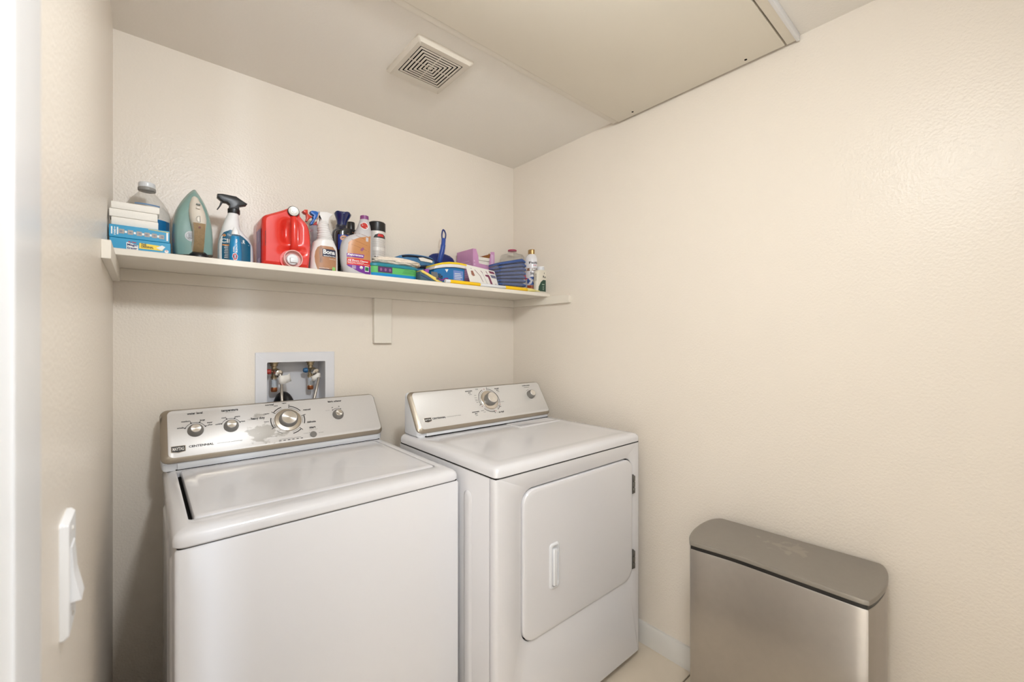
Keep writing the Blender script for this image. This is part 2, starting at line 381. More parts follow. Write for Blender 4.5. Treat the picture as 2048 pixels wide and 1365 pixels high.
def knob(t, F, a, b, prof, capr, caph, off, name='knob', skirt=None):
    fm, d, nrm = F; c = fm(off)(a, b)
    if skirt: mk('dial_skirt', lathe(skirt, c, nrm, 40), CHROME, t)
    k = mk(name, lathe(prof, c, nrm, 40), GREY, t)
    mk('knob_cap', lathe([(capr, caph - .001), (capr, caph + .0006), (capr - .0008, caph + .0012), (.0005, caph + .0012)], c, nrm, 40, c1=True), BRUSH, k, angle=12)
    return k
def radial_metal():
    m = M('spun_metal_cap', (236, 234, 232), .26, 1, vary=.05); nt = m.node_tree; b = nt.nodes['Principled BSDF']
    b.inputs['Anisotropic'].default_value = .9
    tg = nt.nodes.new('ShaderNodeTangent'); tg.direction_type = 'RADIAL'; tg.axis = 'Y'; nt.links.new(tg.outputs[0], b.inputs['Tangent'])
    return m
BRUSH = radial_metal()
def arcs(p, ca, cb, r, specs, th=.0032):
    for t0, t1, hook in specs:
        p.arc(ca, cb, r, r + th, t0, t1); p.arc(ca, cb, r - .0055, r - .0047, t0, t1)
        tt = math.radians(hook)
        p.line(ca + (r - .0055) * math.cos(tt), cb + (r - .0055) * math.sin(tt), ca + (r + .009) * math.cos(tt), cb + (r + .009) * math.sin(tt), .0022)

t = WM = thing('washing_machine', 'white top-loading washing machine with silver control panel, left of the dryer', 'washing machine', (.464, -.39, 0))
def side_rib(t, x, y0, y1, z0, z1, s):
    L = lambda i, o: [(x + s * o, p[0], p[1]) for p in rrect(y0 + i, y1 - i, z0 + i, z1 - i, .018 - i * .5, 6)]
    mk('side_rib', stack([L(0, -.001), L(0, .0005), L(.006, .0045), L(.010, .005)], False), WHITE, t)
wx0, wx1, wy0, wy1 = .1195, .812, -.706, -.08
CB = lambda i, z: rz(wx0 + i, wx1 - i, wy0 + i, wy1 - i, .009, z, 4)
mk('cabinet', stack([CB(.004, .022), CB(0, .026), CB(0, .815), CB(.003, .8205)]), WHITE, t)
side_rib(t, wx0, -.62, -.585, .12, .775, -1); side_rib(t, wx0, -.50, -.20, .12, .775, -1)
mk('seam', stack([rz(wx0 + .004, wx1 - .004, wy0 + .004, wy1 - .004, .008, .820), rz(wx0 + .004, wx1 - .004, wy0 + .004, wy1 - .004, .008, .825)], False, False), GAP, t)
tx0, tx1, ty0, ty1 = .116, .811, -.7085, -.078; lx0, lx1, ly0, ly1 = .147, .771, -.636, -.168
TP = lambda i, z, r=.020: rz(tx0 + i, tx1 - i, ty0 + i, ty1 - i * .3, r, z, 6)
IN = lambda i, z: rz(lx0 + i, lx1 - i, ly0 + i, ly1 - i, .012, z, 6)
mk('top_frame', stack([TP(.003, .8235), TP(0, .827), TP(0, .838), TP(.003, .847), TP(.010, .853), TP(.022, .8565), TP(.028, .857), IN(-.003, .857), IN(0, .8555), IN(0, .838)], False, False), WHITE, t)
mk('lid_recess', [(p) for p in [IN(0, .838), [tuple(range(28))]]] if 0 else (IN(0, .838), [tuple(range(28))]), GAP, t, smooth=False)
LD = lambda i, z: rz(lx0 + .010 + i, lx1 - .0035 - i, ly0 + .004 + i, ly1 - .002 - i, .010, z, 6)
lid = mk('lid', stack([LD(0, .840), LD(0, .8535), LD(.002, .857), LD(.006, .8585), LD(.016, .8588), LD(.028, .8572)], True), WHITE, t)
F = face_map(-.168, .882, -.065, 1.030); FL = .1803
WSILV = smudged('worn_silver_panel', (224, 220, 217), .395 - .464, .932, .055, .045)
o = console(t, .110, .804, F, FL, -.072, 1.03, .857, -.160, WSILV, (.018, .005, .013, .007))
mk('base_strip', box(.150, .785, -.1645, -.160, .8595, .8775, .001), WPLAST, t)
mk('base_seam', box(.146, .790, -.1635, -.159, .8572, .8597), GAP, t)
small = [(.0215, 0), (.0215, .003), (.0205, .008), (.0155, .017), (.0145, .018)]
knob(t, F, .198, .096, small, .0135, .018, o); knob(t, F, .294, .098, small, .0135, .018, o); knob(t, F, .643, .098, [(.0205, 0), (.0205, .003), (.0195, .007), (.0145, .015), (.0135, .016)], .0125, .016, o)
knob(t, F, .467, .098, [(.032, .001), (.0305, .008), (.0275, .022), (.0265, .023)], .0248, .023, o, 'timer_dial', [(.0445, 0), (.0445, .0025), (.043, .0035), (.042, .003), (.031, .0055)])
fm = F[0]
c = fm(o)(.467, .098)
p = Print(fm(o + .0003))
p.text('water level', (.178, .219, .154, .162), True); p.text('temperature', (.270, .318, .151, .162), True)
p.text('normal', (.401, .428, .162, .169), True); p.text('casual', (.522, .548, .129, .136), True)
p.text('heavy duty', (.353, .395, .110, .122), True); p.text('delicate', (.528, .558, .077, .085), True)
p.text('start', (.533, .554, .054, .062), True); p.text('fabric softener', (.615, .667, .153, .161), True)
p.text('small', (.152, .167, .108, .113), True); p.text('medium', (.163, .186, .129, .134), True); p.text('large', (.211, .224, .127, .134), True); p.text('super', (.229, .244, .116, .121), True); p.text('plus', (.231, .243, .108, .114), True)
p.text('cold', (.251, .264, .108, .113), True); p.text('cool', (.269, .281, .129, .134), True); p.text('warm', (.306, .322, .129, .133), True); p.text('hot', (.326, .335, .109, .114), True)
p.text('regular', (.455, .471, .164, .169), True); p.text('heavy', (.428, .441, .156, .161), True); p.text('regular', (.393, .411, .128, .133), True); p.text('heavy', (.391, .406, .097, .102), True)
p.text('off', (.624, .630, .128, .132), True); p.text('on', (.650, .655, .130, .134), True)
p.text('CENTENNIAL', (.179, .243, .040, .0475), True)
for ca, cb in ((.198, .097), (.294, .099)):
    p.arc(ca, cb, .0268, .0282, 22, 158, 24)
    for a in (22, 66, 112, 158):
        p.disc(ca + .0285 * math.cos(math.radians(a)), cb + .0285 * math.sin(math.radians(a)), .0022, n=10)
        p.disc(ca + .0325 * math.cos(math.radians(a)), cb + .0325 * math.sin(math.radians(a)), .0013, n=10)
p.arc(.643, .098, .0262, .0274, 55, 130, 12)
for a in (58, 128): p.disc(.643 + .0272 * math.cos(math.radians(a)), .098 + .0272 * math.sin(math.radians(a)), .002, n=10)
arcs(p, .467, .098, .0535, [(107, 140, 142), (35, 78, 80), (-22, 12, 14), (-80, -48, -46), (165, 205, 207)])
for i in range(6): p.rect((.428 + i * .0140, .4355 + i * .0140, .0205, .0228), 1, 1)
p.build('printed_markings', INK, t)['kind'] = 'stuff'
p = Print(fm(o + .0003)); p.text('commercial technology', (.252, .322, .040, .045)); p.text('load size selection', (.281, .307, .1485, .1515)); p.text('push to start', (.531, .560, .0475, .051)); p.text('rinse & spin', (.510, .548, .036, .0395)); p.arc(.467, .098, .0535, .0558, 222, 245); p.text('press', (.562, .578, .031, .0345)); p.text('cycle', (.60, .615, .118, .121))
p.rect((.430, .50, .0265, .0275), 1, 1)
p.build('faded_markings', INKL, t)['kind'] = 'stuff'
def badge(t, F, o, a0, a1, b0, b1):
    fm = F[0]; am = (a0 + a1) / 2
    def ol(i, off): return [fm(off)(x, z) for x, z in ((a0 + i, b1 - i), (a1 - i, b1 - i), (a1 - i, b0 + .004 + i * .5), (am, b0 + i), (a0 + i, b0 + .004 + i * .5))]
    bd = mk('badge', stack([ol(0, o - .0005), ol(0, o + .001), ol(.0012, o + .0016)]), CHROME, t, smooth=False)
    mk('badge_field', stack([ol(.0016, o + .0016), ol(.0016, o + .0018)]), M('badge_black', (44, 41, 41), .35), bd, smooth=False)
    q = Print(fm(o + .0021)); q.text('MAYTAG', (a0 + .004, a1 - .004, b0 + .0075, b1 - .005), True); q.build('badge_lettering', PAPER, bd)
badge(t, F, o, .135, .171, .027, .0505)
mk('start_button', lathe([(.0115, 0), (.0115, .002), (.0105, .003), (.001, .003)], fm(o)(.542, .0295), F[2], 28), GREY, t)
for xx in (.17, .76):
    for yy in (-.66, -.13): mk('foot', lathe([(.02, 0), (.02, .008), (.010, .010), (.010, .024)], (xx, yy, 0), n=16), BLACK, t)

# ---------------------------------------------------------------- dryer
t = DR = thing('clothes_dryer', 'white front-loading clothes dryer with hinged square door, right of the washing machine', 'dryer', (1.1965, -.56, 0))
dx0, dx1, dyf, dyb = .8305, 1.5635, -.862, -.262
mk('cabinet', box(dx0, dx1, -.832, dyb, .022, .8525, .003), WHITE, t)
side_rib(t, dx0, -.745, -.705, .12, .79, -1); side_rib(t, dx0, -.64, -.36, .12, .79, -1)
gx0, gx1, gz0, gz1 = .931, 1.509, .331, .802
# front sheet with a door opening; rounded long edges fold back to the cabinet
def FO(i, y): return [(q[0], y, q[1]) for q in rrect(dx0 + i, dx1 - i, .030, .8525, .002, 9)]
def DO(i, y): return [(q[0], y, q[1]) for q in rrect(gx0 + i, gx1 - i, gz0 + i, gz1 - i, .047, 9)]
mk('front_panel', stack([FO(.001, -.834), FO(0, -.8355), FO(0, dyf + .012), FO(.0015, dyf + .006), FO(.006, dyf + .0015), FO(.012, dyf), DO(-.004, dyf), DO(0, dyf + .003), DO(0, dyf + .016)], False, False), WHITE, t)
mk('front_seam', box(dx0 + .003, dx1 - .003, -.8355, -.831, .03, .85), GAP, t)
mk('door_recess', (DO(0, dyf + .015), [tuple(range(40))]), GAP, t, smooth=False)
hx0, hx1, hz0, hz1 = 1.043, 1.087, .463, .607
DD = lambda i, y: [(q[0], y, q[1]) for q in rrect(gx0 + .0035 + i, gx1 - .0035 - i, gz0 + .0035 + i, gz1 - .0045 - i, .045, 9)]
door = mk('door', stack([DD(0, dyf + .014), DD(0, dyf - .001), DD(.002, dyf - .0045), DD(.007, dyf - .006), DD(.012, dyf - .0062)]), WHITE, t)
HH = lambda i, y: [(q[0], y, q[1]) for q in rrect(hx0 + i, hx1 - i, hz0 + i, hz1 - i, .010, 5)]
yd = dyf - .0062
mk('door_handle', stack([HH(0, yd), HH(.001, yd - .004), HH(.003, yd - .0055), HH(.0065, yd - .0055), HH(.008, yd - .002), HH(.008, yd - .0004)], False, True), WPLAST, door)
mk('handle_grip', prism([(hx0 + .009, yd - .001), (hx0 + .0095, yd - .010), (hx0 + .012, yd - .0125), (hx0 + .024, yd - .0125), (hx0 + .026, yd - .010), (hx0 + .024, yd - .001)], 'z', hz0 + .014, hz1 - .014, .002), WPLAST, door)
HM = M('hinge_steel', (120, 118, 114), .35, .9)
for z0 in (.369, .660):
    hg = mk('hinge', box(1.5035, 1.512, dyf - .007, dyf + .001, z0, z0 + .074, .001), HM, t)
    for k in range(3): mk('hinge_knuckle', lathe([(.0042, z0 + .004 + k * .023), (.0048, z0 + .006 + k * .023), (.0048, z0 + .022 + k * .023), (.0042, z0 + .024 + k * .023)], (1.510, dyf - .0085, 0), n=14), HM, hg)
mk('top_seam', box(dx0 + .004, dx1 - .004, dyf + .004, dyb - .002, .852, .8575), GAP, t)
TQ = lambda i, z, r=.016: rz(dx0 - .0015 + i, dx1 - .004 - i, dyf - .004 + i, dyb - i * .3, r, z, 6)
mk('top_panel', stack([TQ(.003, .8565), TQ(0, .859), TQ(0, .872), TQ(.003, .881), TQ(.009, .8865), TQ(.018, .8893), TQ(.045, .8893), TQ(.060, .8878), TQ(.070, .8876)], True), WHITE, t)
lint = mk('lint_cover', stack([rz(1.268, 1.517, -.482, -.3885, .004, .8875), rz(1.268, 1.517, -.482, -.3885, .004, .8898), rz(1.270, 1.515, -.480, -.390, .004, .8914), rz(1.282, 1.503, -.462, -.397, .004, .8918), rz(1.284, 1.501, -.460, -.399, .004, .8906)]), WHITE, t)
F = face_map(-.388, .906, -.295, 1.052); FL = .1731; fm = F[0]
o = console(t, .841, 1.545, F, FL, -.272, 1.052, .889, -.378, SILVER, (.016, .005, .012, .007))
mk('base_strip', box(.880, 1.528, -.3835, -.378, .8925, .904, .001), WPLAST, t)
mk('base_seam', box(.876, 1.532, -.3825, -.377, .8893, .8928), GAP, t)
knob(t, F, 1.212, .100, [(.029, .001), (.0285, .012), (.0265, .028), (.0255, .029)], .024, .029, o, 'timer_dial', [(.044, 0), (.044, .0025), (.0425, .0035), (.0415, .003), (.030, .006)])
knob(t, F, 1.459, .104, [(.0205, 0), (.0205, .004), (.0185, .014), (.0165, .021), (.0155, .022)], .0145, .022, o)
p = Print(fm(o + .0003))
for s, bx in (('automatic', (1.103, 1.140, .149, .155)), ('dry', (1.116, 1.129, .139, .147)), ('automatic', (1.103, 1.140, .052, .058)), ('dry', (1.114, 1.127, .042, .050)), ('timed', (1.262, 1.286, .149, .156)), ('dry', (1.269, 1.282, .139, .147)), ('air fluff', (1.239, 1.268, .036, .043)), ('wrinkle prevent', (1.430, 1.478, .150, .157))): p.text(s, bx, True)
p.text('CENTENNIAL', (.914, .974, .046, .0535), True)
arcs(p, 1.212, .100, .0535, [(110, 195, 197), (-20, 78, 82), (-60, -38, -36), (220, 275, 277)], .0022)
p.arc(1.459, .104, .0262, .0272, 85, 130, 10)
p.build('printed_markings', INK, t)['kind'] = 'stuff'
p = Print(fm(o + .0003)); p.text('commercial technology', (.979, 1.045, .047, .052))
for a0, a1, b in ((1.142, 1.153, .128), (1.140, 1.152, .117), (1.139, 1.152, .108), (1.139, 1.152, .103), (1.141, 1.152, .095), (1.158, 1.173, .158), (1.159, 1.173, .154), (1.118, 1.132, .134), (1.150, 1.166, .055), (1.160, 1.172, .048), (1.270, 1.288, .085), (1.272, 1.284, .135), (1.437, 1.470, .143), (1.114, 1.126, .037)): p.rect((a0, a1, b, b + .0018), 1, 1)
p.build('faded_markings', INKL, t)['kind'] = 'stuff'
p = Print(fm(o + .0004))
for a in (98, 207, 284, -27): p.disc(1.212 + .0545 * math.cos(math.radians(a)), .100 + .0545 * math.sin(math.radians(a)), .0022, n=10)
p.build('red_markings', M('red_print', (150, 62, 52), .5), t)['kind'] = 'stuff'
badge(t, F, o, .877, .909, .037, .0555)
for xx in (.88, 1.51):
    for yy in (-.80, -.31): mk('foot', lathe([(.02, 0), (.02, .008), (.010, .010), (.010, .024)], (xx, yy, 0), n=16), BLACK, t)

# ---------------------------------------------------------------- trash can by the right wall
STEEL = M('brushed_stainless', (172, 168, 164), .32, 1, vary=.05, vscale=40)
LIDM = M('satin_grey_lid', (148, 142, 134), .36, .45, vary=.04, vscale=60)
ZC = .627
OUT = [tuple(q) for q in [(1.372,-1.1601),(1.4037,-1.1451),(1.4559,-1.1325),(1.5218,-1.1281),(1.5787,-1.134),(1.6123,-1.1513),(1.6185,-1.1802),(1.6293,-1.3942),(1.6389,-1.562),(1.6348,-1.5869),(1.6126,-1.5997),(1.5727,-1.6087),(1.5215,-1.6135),(1.4756,-1.6123),(1.4224,-1.6064),(1.3932,-1.5987),(1.3842,-1.5853),(1.3819,-1.4605),(1.3781,-1.2969),(1.3617,-1.1746)]]
OUT = [(min(a, W - .006), b) for a, b in OUT]
cxm = sum(a for a, b in OUT) / len(OUT); cym = sum(b for a, b in OUT) / len(OUT)
def resamp(P, n=96):
    S = smoothpath([(a, b, 0) for a, b in P + [P[0]]], 8); d = [0]
    for a, b in zip(S, S[1:]): d.append(d[-1] + (b - a).length)
    R = []; k = 0
    for i in range(n):
        s = d[-1] * i / n
        while d[k + 1] < s: k += 1
        f = (s - d[k]) / max(1e-9, d[k + 1] - d[k]); q = S[k].lerp(S[k + 1], f); R.append((q.x, q.y))
    return R
OUT = resamp(OUT)
def ins2(P, i):
    n = len(P); R = []
    for k in range(n):
        a, b = Vector(P[k - 1]), Vector(P[(k + 1) % n]); d = (b - a).normalized(); nn = Vector((-d.y, d.x))
        if nn.dot(Vector((cxm, cym)) - Vector(P[k])) < 0: nn = -nn
        q = Vector(P[k]) + nn * i; R.append((q.x, q.y))
    return R
OL = lambda i, z: [(a, b, z) for a, b in ins2(OUT, i)]
t = thing('trash_can', 'slim stainless steel trash can with flat closed lid against the right wall', 'trash can', (cxm, cym, 0))
mk('body', stack([OL(.006, .02), OL(.003, .024), OL(.003, ZC - .0265), OL(.0045, ZC - .0245), OL(.008, ZC - .024)]), STEEL, t)
mk('liner_rim', stack([OL(.0050, ZC - .0245), OL(.0050, ZC - .010)]), BLACK, t)
mk('base', stack([OL(.010, 0), OL(.010, .021)]), BLACK, t)
def dusty():
    nt = LIDM.node_tree; b = nt.nodes['Principled BSDF']; src = b.inputs['Base Color'].links[0].from_socket
    tc = nt.nodes.new('ShaderNodeTexCoord'); mp = nt.nodes.new('ShaderNodeMapping'); mp.inputs['Location'].default_value = (-.05 / .085, -.005 / .10, 0); mp.inputs['Scale'].default_value = (1 / .085, 1 / .10, 0)
    nt.links.new(tc.outputs['Object'], mp.inputs[0])
    ln = nt.nodes.new('ShaderNodeVectorMath'); ln.operation = 'LENGTH'; nt.links.new(mp.outputs[0], ln.inputs[0])
    ns = nt.nodes.new('ShaderNodeTexNoise'); ns.inputs['Scale'].default_value = 38; ns.inputs['Detail'].default_value = 5; nt.links.new(tc.outputs['Object'], ns.inputs['Vector'])
    ad = nt.nodes.new('ShaderNodeMath'); ad.operation = 'MULTIPLY_ADD'; nt.links.new(ns.outputs['Fac'], ad.inputs[0]); ad.inputs[1].default_value = -3.2; nt.links.new(ln.outputs['Value'], ad.inputs[2])
    rp = nt.nodes.new('ShaderNodeMapRange'); rp.inputs['From Min'].default_value = -1.40; rp.inputs['From Max'].default_value = -1.10; rp.inputs['To Min'].default_value = .36; rp.inputs['To Max'].default_value = 0
    nt.links.new(ad.outputs[0], rp.inputs[0])
    mx = nt.nodes.new('ShaderNodeMix'); mx.data_type = 'RGBA'; mx.inputs[7].default_value = rgb((182, 172, 160))
    nt.links.new(rp.outputs[0], mx.inputs[0]); nt.links.new(src, mx.inputs[6]); nt.links.new(mx.outputs[2], b.inputs['Base Color'])
dusty()
mk('lid', stack([OL(.004, ZC - .0135), OL(.001, ZC - .012), OL(.0005, ZC - .004), OL(.002, ZC - .0012), OL(.005, ZC), OL(.009, ZC + .0003)]), LIDM, t)

# ---------------------------------------------------------------- wall shelf
t = thing('wall_shelf', 'long painted wall shelf on cleats above the washing machine and dryer', 'shelf', (W / 2, -.14, SZ))
mk('shelf_board', box(.001, W - .001, -.286, -.0005, SZ, ST, .0015, 1), BOARD, t)
mk('back_cleat', box(.001, W - .001, -.018, 0, 1.4405, SZ, .001, 1), BOARD, t)
mk('side_cleat', box(0, .017, -.498, -.018, 1.436, SZ, .001, 1), BOARD, t)
mk('side_cleat', box(W - .018, W, -.428, -.018, 1.4405, SZ, .001, 1), BOARD, t)
mk('support_block', box(.830, .912, -.019, 0, 1.243, 1.4405, .0015, 1), BOARD, t)

# ---------------------------------------------------------------- recessed outlet box with valves and hoses
x0, x1, z0, z1 = BX
t = thing('outlet_box', 'white recessed wall box with two water valves behind the washing machine', 'outlet box', ((x0 + x1) / 2, 0, z0))
BXM = M('white_box_plastic', (228, 227, 230), .4, vary=.01)
fo = lambda i, y: ry_(.3835 + i, .6675 - i, .885 + i, 1.2095 - i, .003, y)
fi = lambda y: ry_(x0 + .001, x1 - .001, z0 + .001, z1 - .001, .003, y)
mk('flange', stack([fo(0, 0), fo(0, -.003), fo(.002, -.005), fi(-.005), fi(.088)], False, True), BXM, t)
mk('back_plate', box(x0 + .001, x1 - .001, .082, .0885, z0 + .001, z1 - .001), BXM, t)
def valve(xc, hcol, hdir):
    zt = z1 - .001
    v = mk('valve_body', join(lathe([(.0165, zt), (.0165, zt - .006), (.0125, zt - .007), (.0125, zt - .016), (.009, zt - .018), (.009, zt - .055), (.0115, zt - .056), (.0115, zt - .064)], (xc, .042, 0), n=20), lathe([(.0125, 0), (.0135, .018), (.0135, .026), (.012, .028)], (xc + .004, .042, zt - .037), (.1, -1, -.1), 20)), BRASS, t)
    mk('handle_stem', lathe([(.004, 0), (.004, .02)], (xc, .036, zt - .037), (hdir, 0, 0), 10), BRASS, v)
    h = mk('valve_handle', lathe([(.004, .010), (.0095, .013), (.0105, .020), (.0075, .028), (.002, .030)], (xc, .036, zt - .037), (hdir, 0, 0), 16), hcol, v)
    a = mk('arrestor', lathe([(.0112, zt - .064), (.0112, zt - .108)], (xc, .042, 0), n=20), CHROME, v)
    mk('copper_cap', lathe([(.0116, zt - .100), (.0116, zt - .112), (.0095, zt - .116)], (xc, .042, 0), n=20), COPPER, v)
    p = Print(lambda u, b: (xc + .0117 * math.sin(u / .0117), .042 - .0117 * math.cos(u / .0117), b)); p.rect((-.012, .012, zt - .097, zt - .068), 8, 1); mk('arrestor_label', (p.V, p.F), M('arrestor_sticker', (196, 202, 210), .5, vary=.2, vscale=260), v)
valve(.455, M('red_handle', (178, 60, 52), .4), -1)
valve(.587, M('blue_handle', (42, 96, 140), .4), -1)
def hose(path, lab, tagpts):
    h = thing('supply_hose', lab, 'hose', path[0])
    mk('braided_line', tube(smoothpath(path, 8), .0052, 12), STEELB, h)
    mk('coupling', lathe([(.0135, 0), (.0145, .004), (.0145, .013), (.0075, .018)], path[0], Vector(path[1]) - Vector(path[0]), 18), CHROME, h)
    if tagpts:
        V = [(a, y, b) for a, y, b in tagpts]; n = len(V) // 2
        pg = mk('paper_tag', (V, [(i, i + 1, n + i + 1, n + i) for i in range(n - 1)]), PAPER, h)
        md = pg.modifiers.new('solid', 'SOLIDIFY'); md.thickness = .0006
        q = Print(lambda a, b: (a, V[0][1] - .0012, b))
        q.build if 0 else None
    return h
zt = z1 - .001
hose([(.461, .014, zt - .041), (.465, -.004, zt - .046), (.470, -.008, zt - .066), (.471, -.006, zt - .12), (.470, -.02, 1.0), (.47, -.03, .9), (.47, -.03, .6)], 'braided steel hose on the red-handled valve, with paper tag',
     [(.459, -.011, 1.121), (.466, -.016, 1.121), (.478, -.014, 1.1205), (.492, -.006, 1.122), (.500, -.002, 1.128), (.461, -.011, 1.088), (.468, -.016, 1.087), (.480, -.014, 1.089), (.494, -.006, 1.093), (.506, -.002, 1.097)])
hose([(.594, .014, zt - .041), (.600, -.004, zt - .047), (.604, -.008, zt - .064), (.598, -.006, zt - .105), (.580, -.02, 1.0), (.57, -.03, .9), (.57, -.03, .6)], 'braided steel hose on the blue-handled valve, with paper tag',
     [(.577, -.006, 1.112), (.586, -.012, 1.116), (.598, -.016, 1.125), (.610, -.010, 1.124), (.579, -.006, 1.090), (.588, -.012, 1.095), (.600, -.016, 1.108), (.612, -.010, 1.107)])
h = mk('drain_hose', tube(smoothpath([(.470, .066, .945), (.474, .060, 1.000), (.483, .046, 1.032), (.494, .026, 1.028), (.506, .0, .985), (.512, -.028, .93), (.512, -.034, .6)], 8), .020, 20), BLACK, loc=(.482, .03, .945))
tag(h, 'black drain hose hooked into the bottom of the wall box', 'hose')

# ---------------------------------------------------------------- things on the shelf (left half)
def on_shelf(x, y): return (x, y, ST)
TEALBOX = M('cyan_carton', (30, 150, 196), .4, vary=.03)
NAVY = M('navy_print', (34, 44, 104), .5); YEL = M('yellow_print', (246, 214, 70), .5); ORG = M('orange_print', (214, 140, 70), .5)
WINK = M('white_print', (240, 240, 238), .5); REDI = M('red_print_bright', (206, 44, 40), .5); GREYP = M('grey_print', (172, 164, 158), .5)
PURP = M('purple_print', (122, 52, 140), .5)
def carton(name, lab, x0, x1, y0, y1, z0, z1, mat, tilt=0):
    t = thing(name, lab, 'box', ((x0 + x1) / 2, (y0 + y1) / 2, z0), None)
    mk('carton', box(x0, x1, y0, y1, z0, z1, .0012, 1), mat, t); return t
yb = -.272
bx = carton('sponge_box', 'cyan box reading THE ORIGINAL, at the bottom of the stack', .004, .130, yb, -.195, ST, ST + .0305, TEALBOX)
f = flat(yb)
p = Print(f); p.poly([(0.0374,1.517),(0.0613,1.5113),(0.0613,1.4981),(0.0374,1.4976)]); p.build('white_backing', WINK, bx)
f = flat(yb, .0011)
p = Print(f); p.text('Magic', (0.039,0.0598,1.5058,1.514), True); p.text('Eraser', (0.039,0.0598,1.4993,1.505), True); p.build('navy_lettering', NAVY, bx)
p = Print(f); p.text('Mr. Clean', (0.0413,0.0575,1.5165,1.52), True); p.build('red_wordmark', REDI, bx)
f = flat(yb)
q = [(0.0635,1.5188),(0.1165,1.5156),(0.1121,1.503),(0.063,1.5034)]
p = Print(f); p.poly(q); p.build('yellow_panel', YEL, bx)
p = Print(flat(yb, .0011)); p.text('THE', (0.0668,0.0779,1.5116,1.5178), True); p.text('ORIGINAL', (0.0668,0.0932,1.5061,1.5121), True); p.build('black_lettering', INK, bx)
p = Print(flat(yb, .0011)); p.poly([(0.0983,1.5096),(0.1113,1.5182),(0.1186,1.5143),(0.1104,1.5034)]); p.build('sponge_picture', WINK, bx)
p = Print(f); a = (0.1209,1.5026); p.disc(a[0], a[1], .0045, .0042); p.build('round_logo', WINK, bx)
p = Print(flat(yb, .0011)); p.arc(a[0], a[1], .0012, .0026, 20, 160); p.build('round_logo_red', REDI, bx)
bx = carton('sponge_box', 'cyan box with a row of picture squares, upper of two', .003, .128, yb + .001, -.197, ST + .031, ST + .0645, TEALBOX); yu = yb + .001
p = Print(flat(yu))
for x, y in ((268, 762), (378, 778), (487, 795), (585, 808), (672, 820), (765, 835)):
    pass
for a, b in [(0.0279,1.5443),(0.0455,1.5438),(0.0633,1.5431),(0.0796,1.5429),(0.0949,1.5427),(0.1104,1.5419)]: p.rect((a - .0055, a + .0055, b - .0058, b + .0062), 1, 1)
p.build('picture_squares', GREYP, bx)
p = Print(flat(yu, .0011))
for k, (a, b) in enumerate([(0.0279,1.5443),(0.0455,1.5438),(0.0633,1.5431),(0.0796,1.5429),(0.0949,1.5427),(0.1104,1.5419)]): p.disc(a + .001 * (k % 3 - 1), b, .003, .0024, 10)
p.build('picture_details', M('grey_blue_print', (128, 134, 150), .5), bx)
p = Print(flat(yu))
p.text('100+', (.0125, .0165, ST + .037, ST + .059), True, vertical=True)
for a in (.0072, .0185): p.rect((a, a + .0028, ST + .0385, ST + .058), 1, 1)
for a, b in [(0.0365,1.544),(0.0543,1.5436),(0.0713,1.5431),(0.0869,1.5428),(0.103,1.5422)]: p.rect((a - .0022, a + .0022, b - .003, b + .003), 1, 1)
p.rect((.1205, .1245, ST + .036, ST + .059), 1, 1)
p.build('white_lettering', WINK, bx)
p = Print(flat(yu)); p.poly([(0.0821,1.5595),(0.1267,1.5574),(0.1267,1.5558),(0.0821,1.5582)]); p.build('yellow_edge', YEL, bx)
FOAM = M('white_foam', (243, 238, 230), .85, vary=.02, vscale=40, bump=(300, .2, .001))
for k, (x0, x1, z0, z1) in enumerate(((.007, .1035, .065, .0875), (.003, .102, .0875, .1095), (.0065, .106, .1095, .129))):
    s = mk('cleaning_sponge', box(x0, x1, -.262, -.202, ST + z0, ST + z1 - .0006, .0022, 2), FOAM, loc=((x0 + x1) / 2, -.23, ST + z0))
    tag(s, ('white foam cleaning block resting on the picture-square box, lowest of three', 'white foam cleaning block, middle of the three stacked', 'white foam cleaning block, topmost of the three stacked')[k], 'sponge', 'white foam blocks on the cyan boxes')

CLEAR = bpy.data.materials.new('clear_plastic'); CLEAR.use_nodes = True; nt = CLEAR.node_tree; nt.nodes.clear()
a_, b_, c_, d_, e_, f_, g_ = [nt.nodes.new(k) for k in ('ShaderNodeBsdfTransparent', 'ShaderNodeBsdfGlossy', 'ShaderNodeMixShader', 'ShaderNodeOutputMaterial', 'ShaderNodeLayerWeight', 'ShaderNodeBsdfDiffuse', 'ShaderNodeMixShader')]
a_.inputs[0].default_value = (.975, .98, .98, 1); b_.inputs['Roughness'].default_value = .08; e_.inputs[0].default_value = .18; f_.inputs[0].default_value = (.75, .75, .75, 1)
g_.inputs[0].default_value = .05
nt.links.new(a_.outputs[0], g_.inputs[1]); nt.links.new(f_.outputs[0], g_.inputs[2]); nt.links.new(e_.outputs['Facing'], c_.inputs[0])
nt.links.new(g_.outputs[0], c_.inputs[1]); nt.links.new(b_.outputs[0], c_.inputs[2]); nt.links.new(c_.outputs[0], d_.inputs[0])
def patch(parent, L, left, right, mat, name='label', off=.0005, na=10, nb=16):
    p = Print(lambda a, b: L.front(a, b, off)); p.rows([(b, a) for a, b in left], [(b, a) for a, b in right], na, nb)
    return mk(name, (p.V, p.F), mat, parent, angle=80)

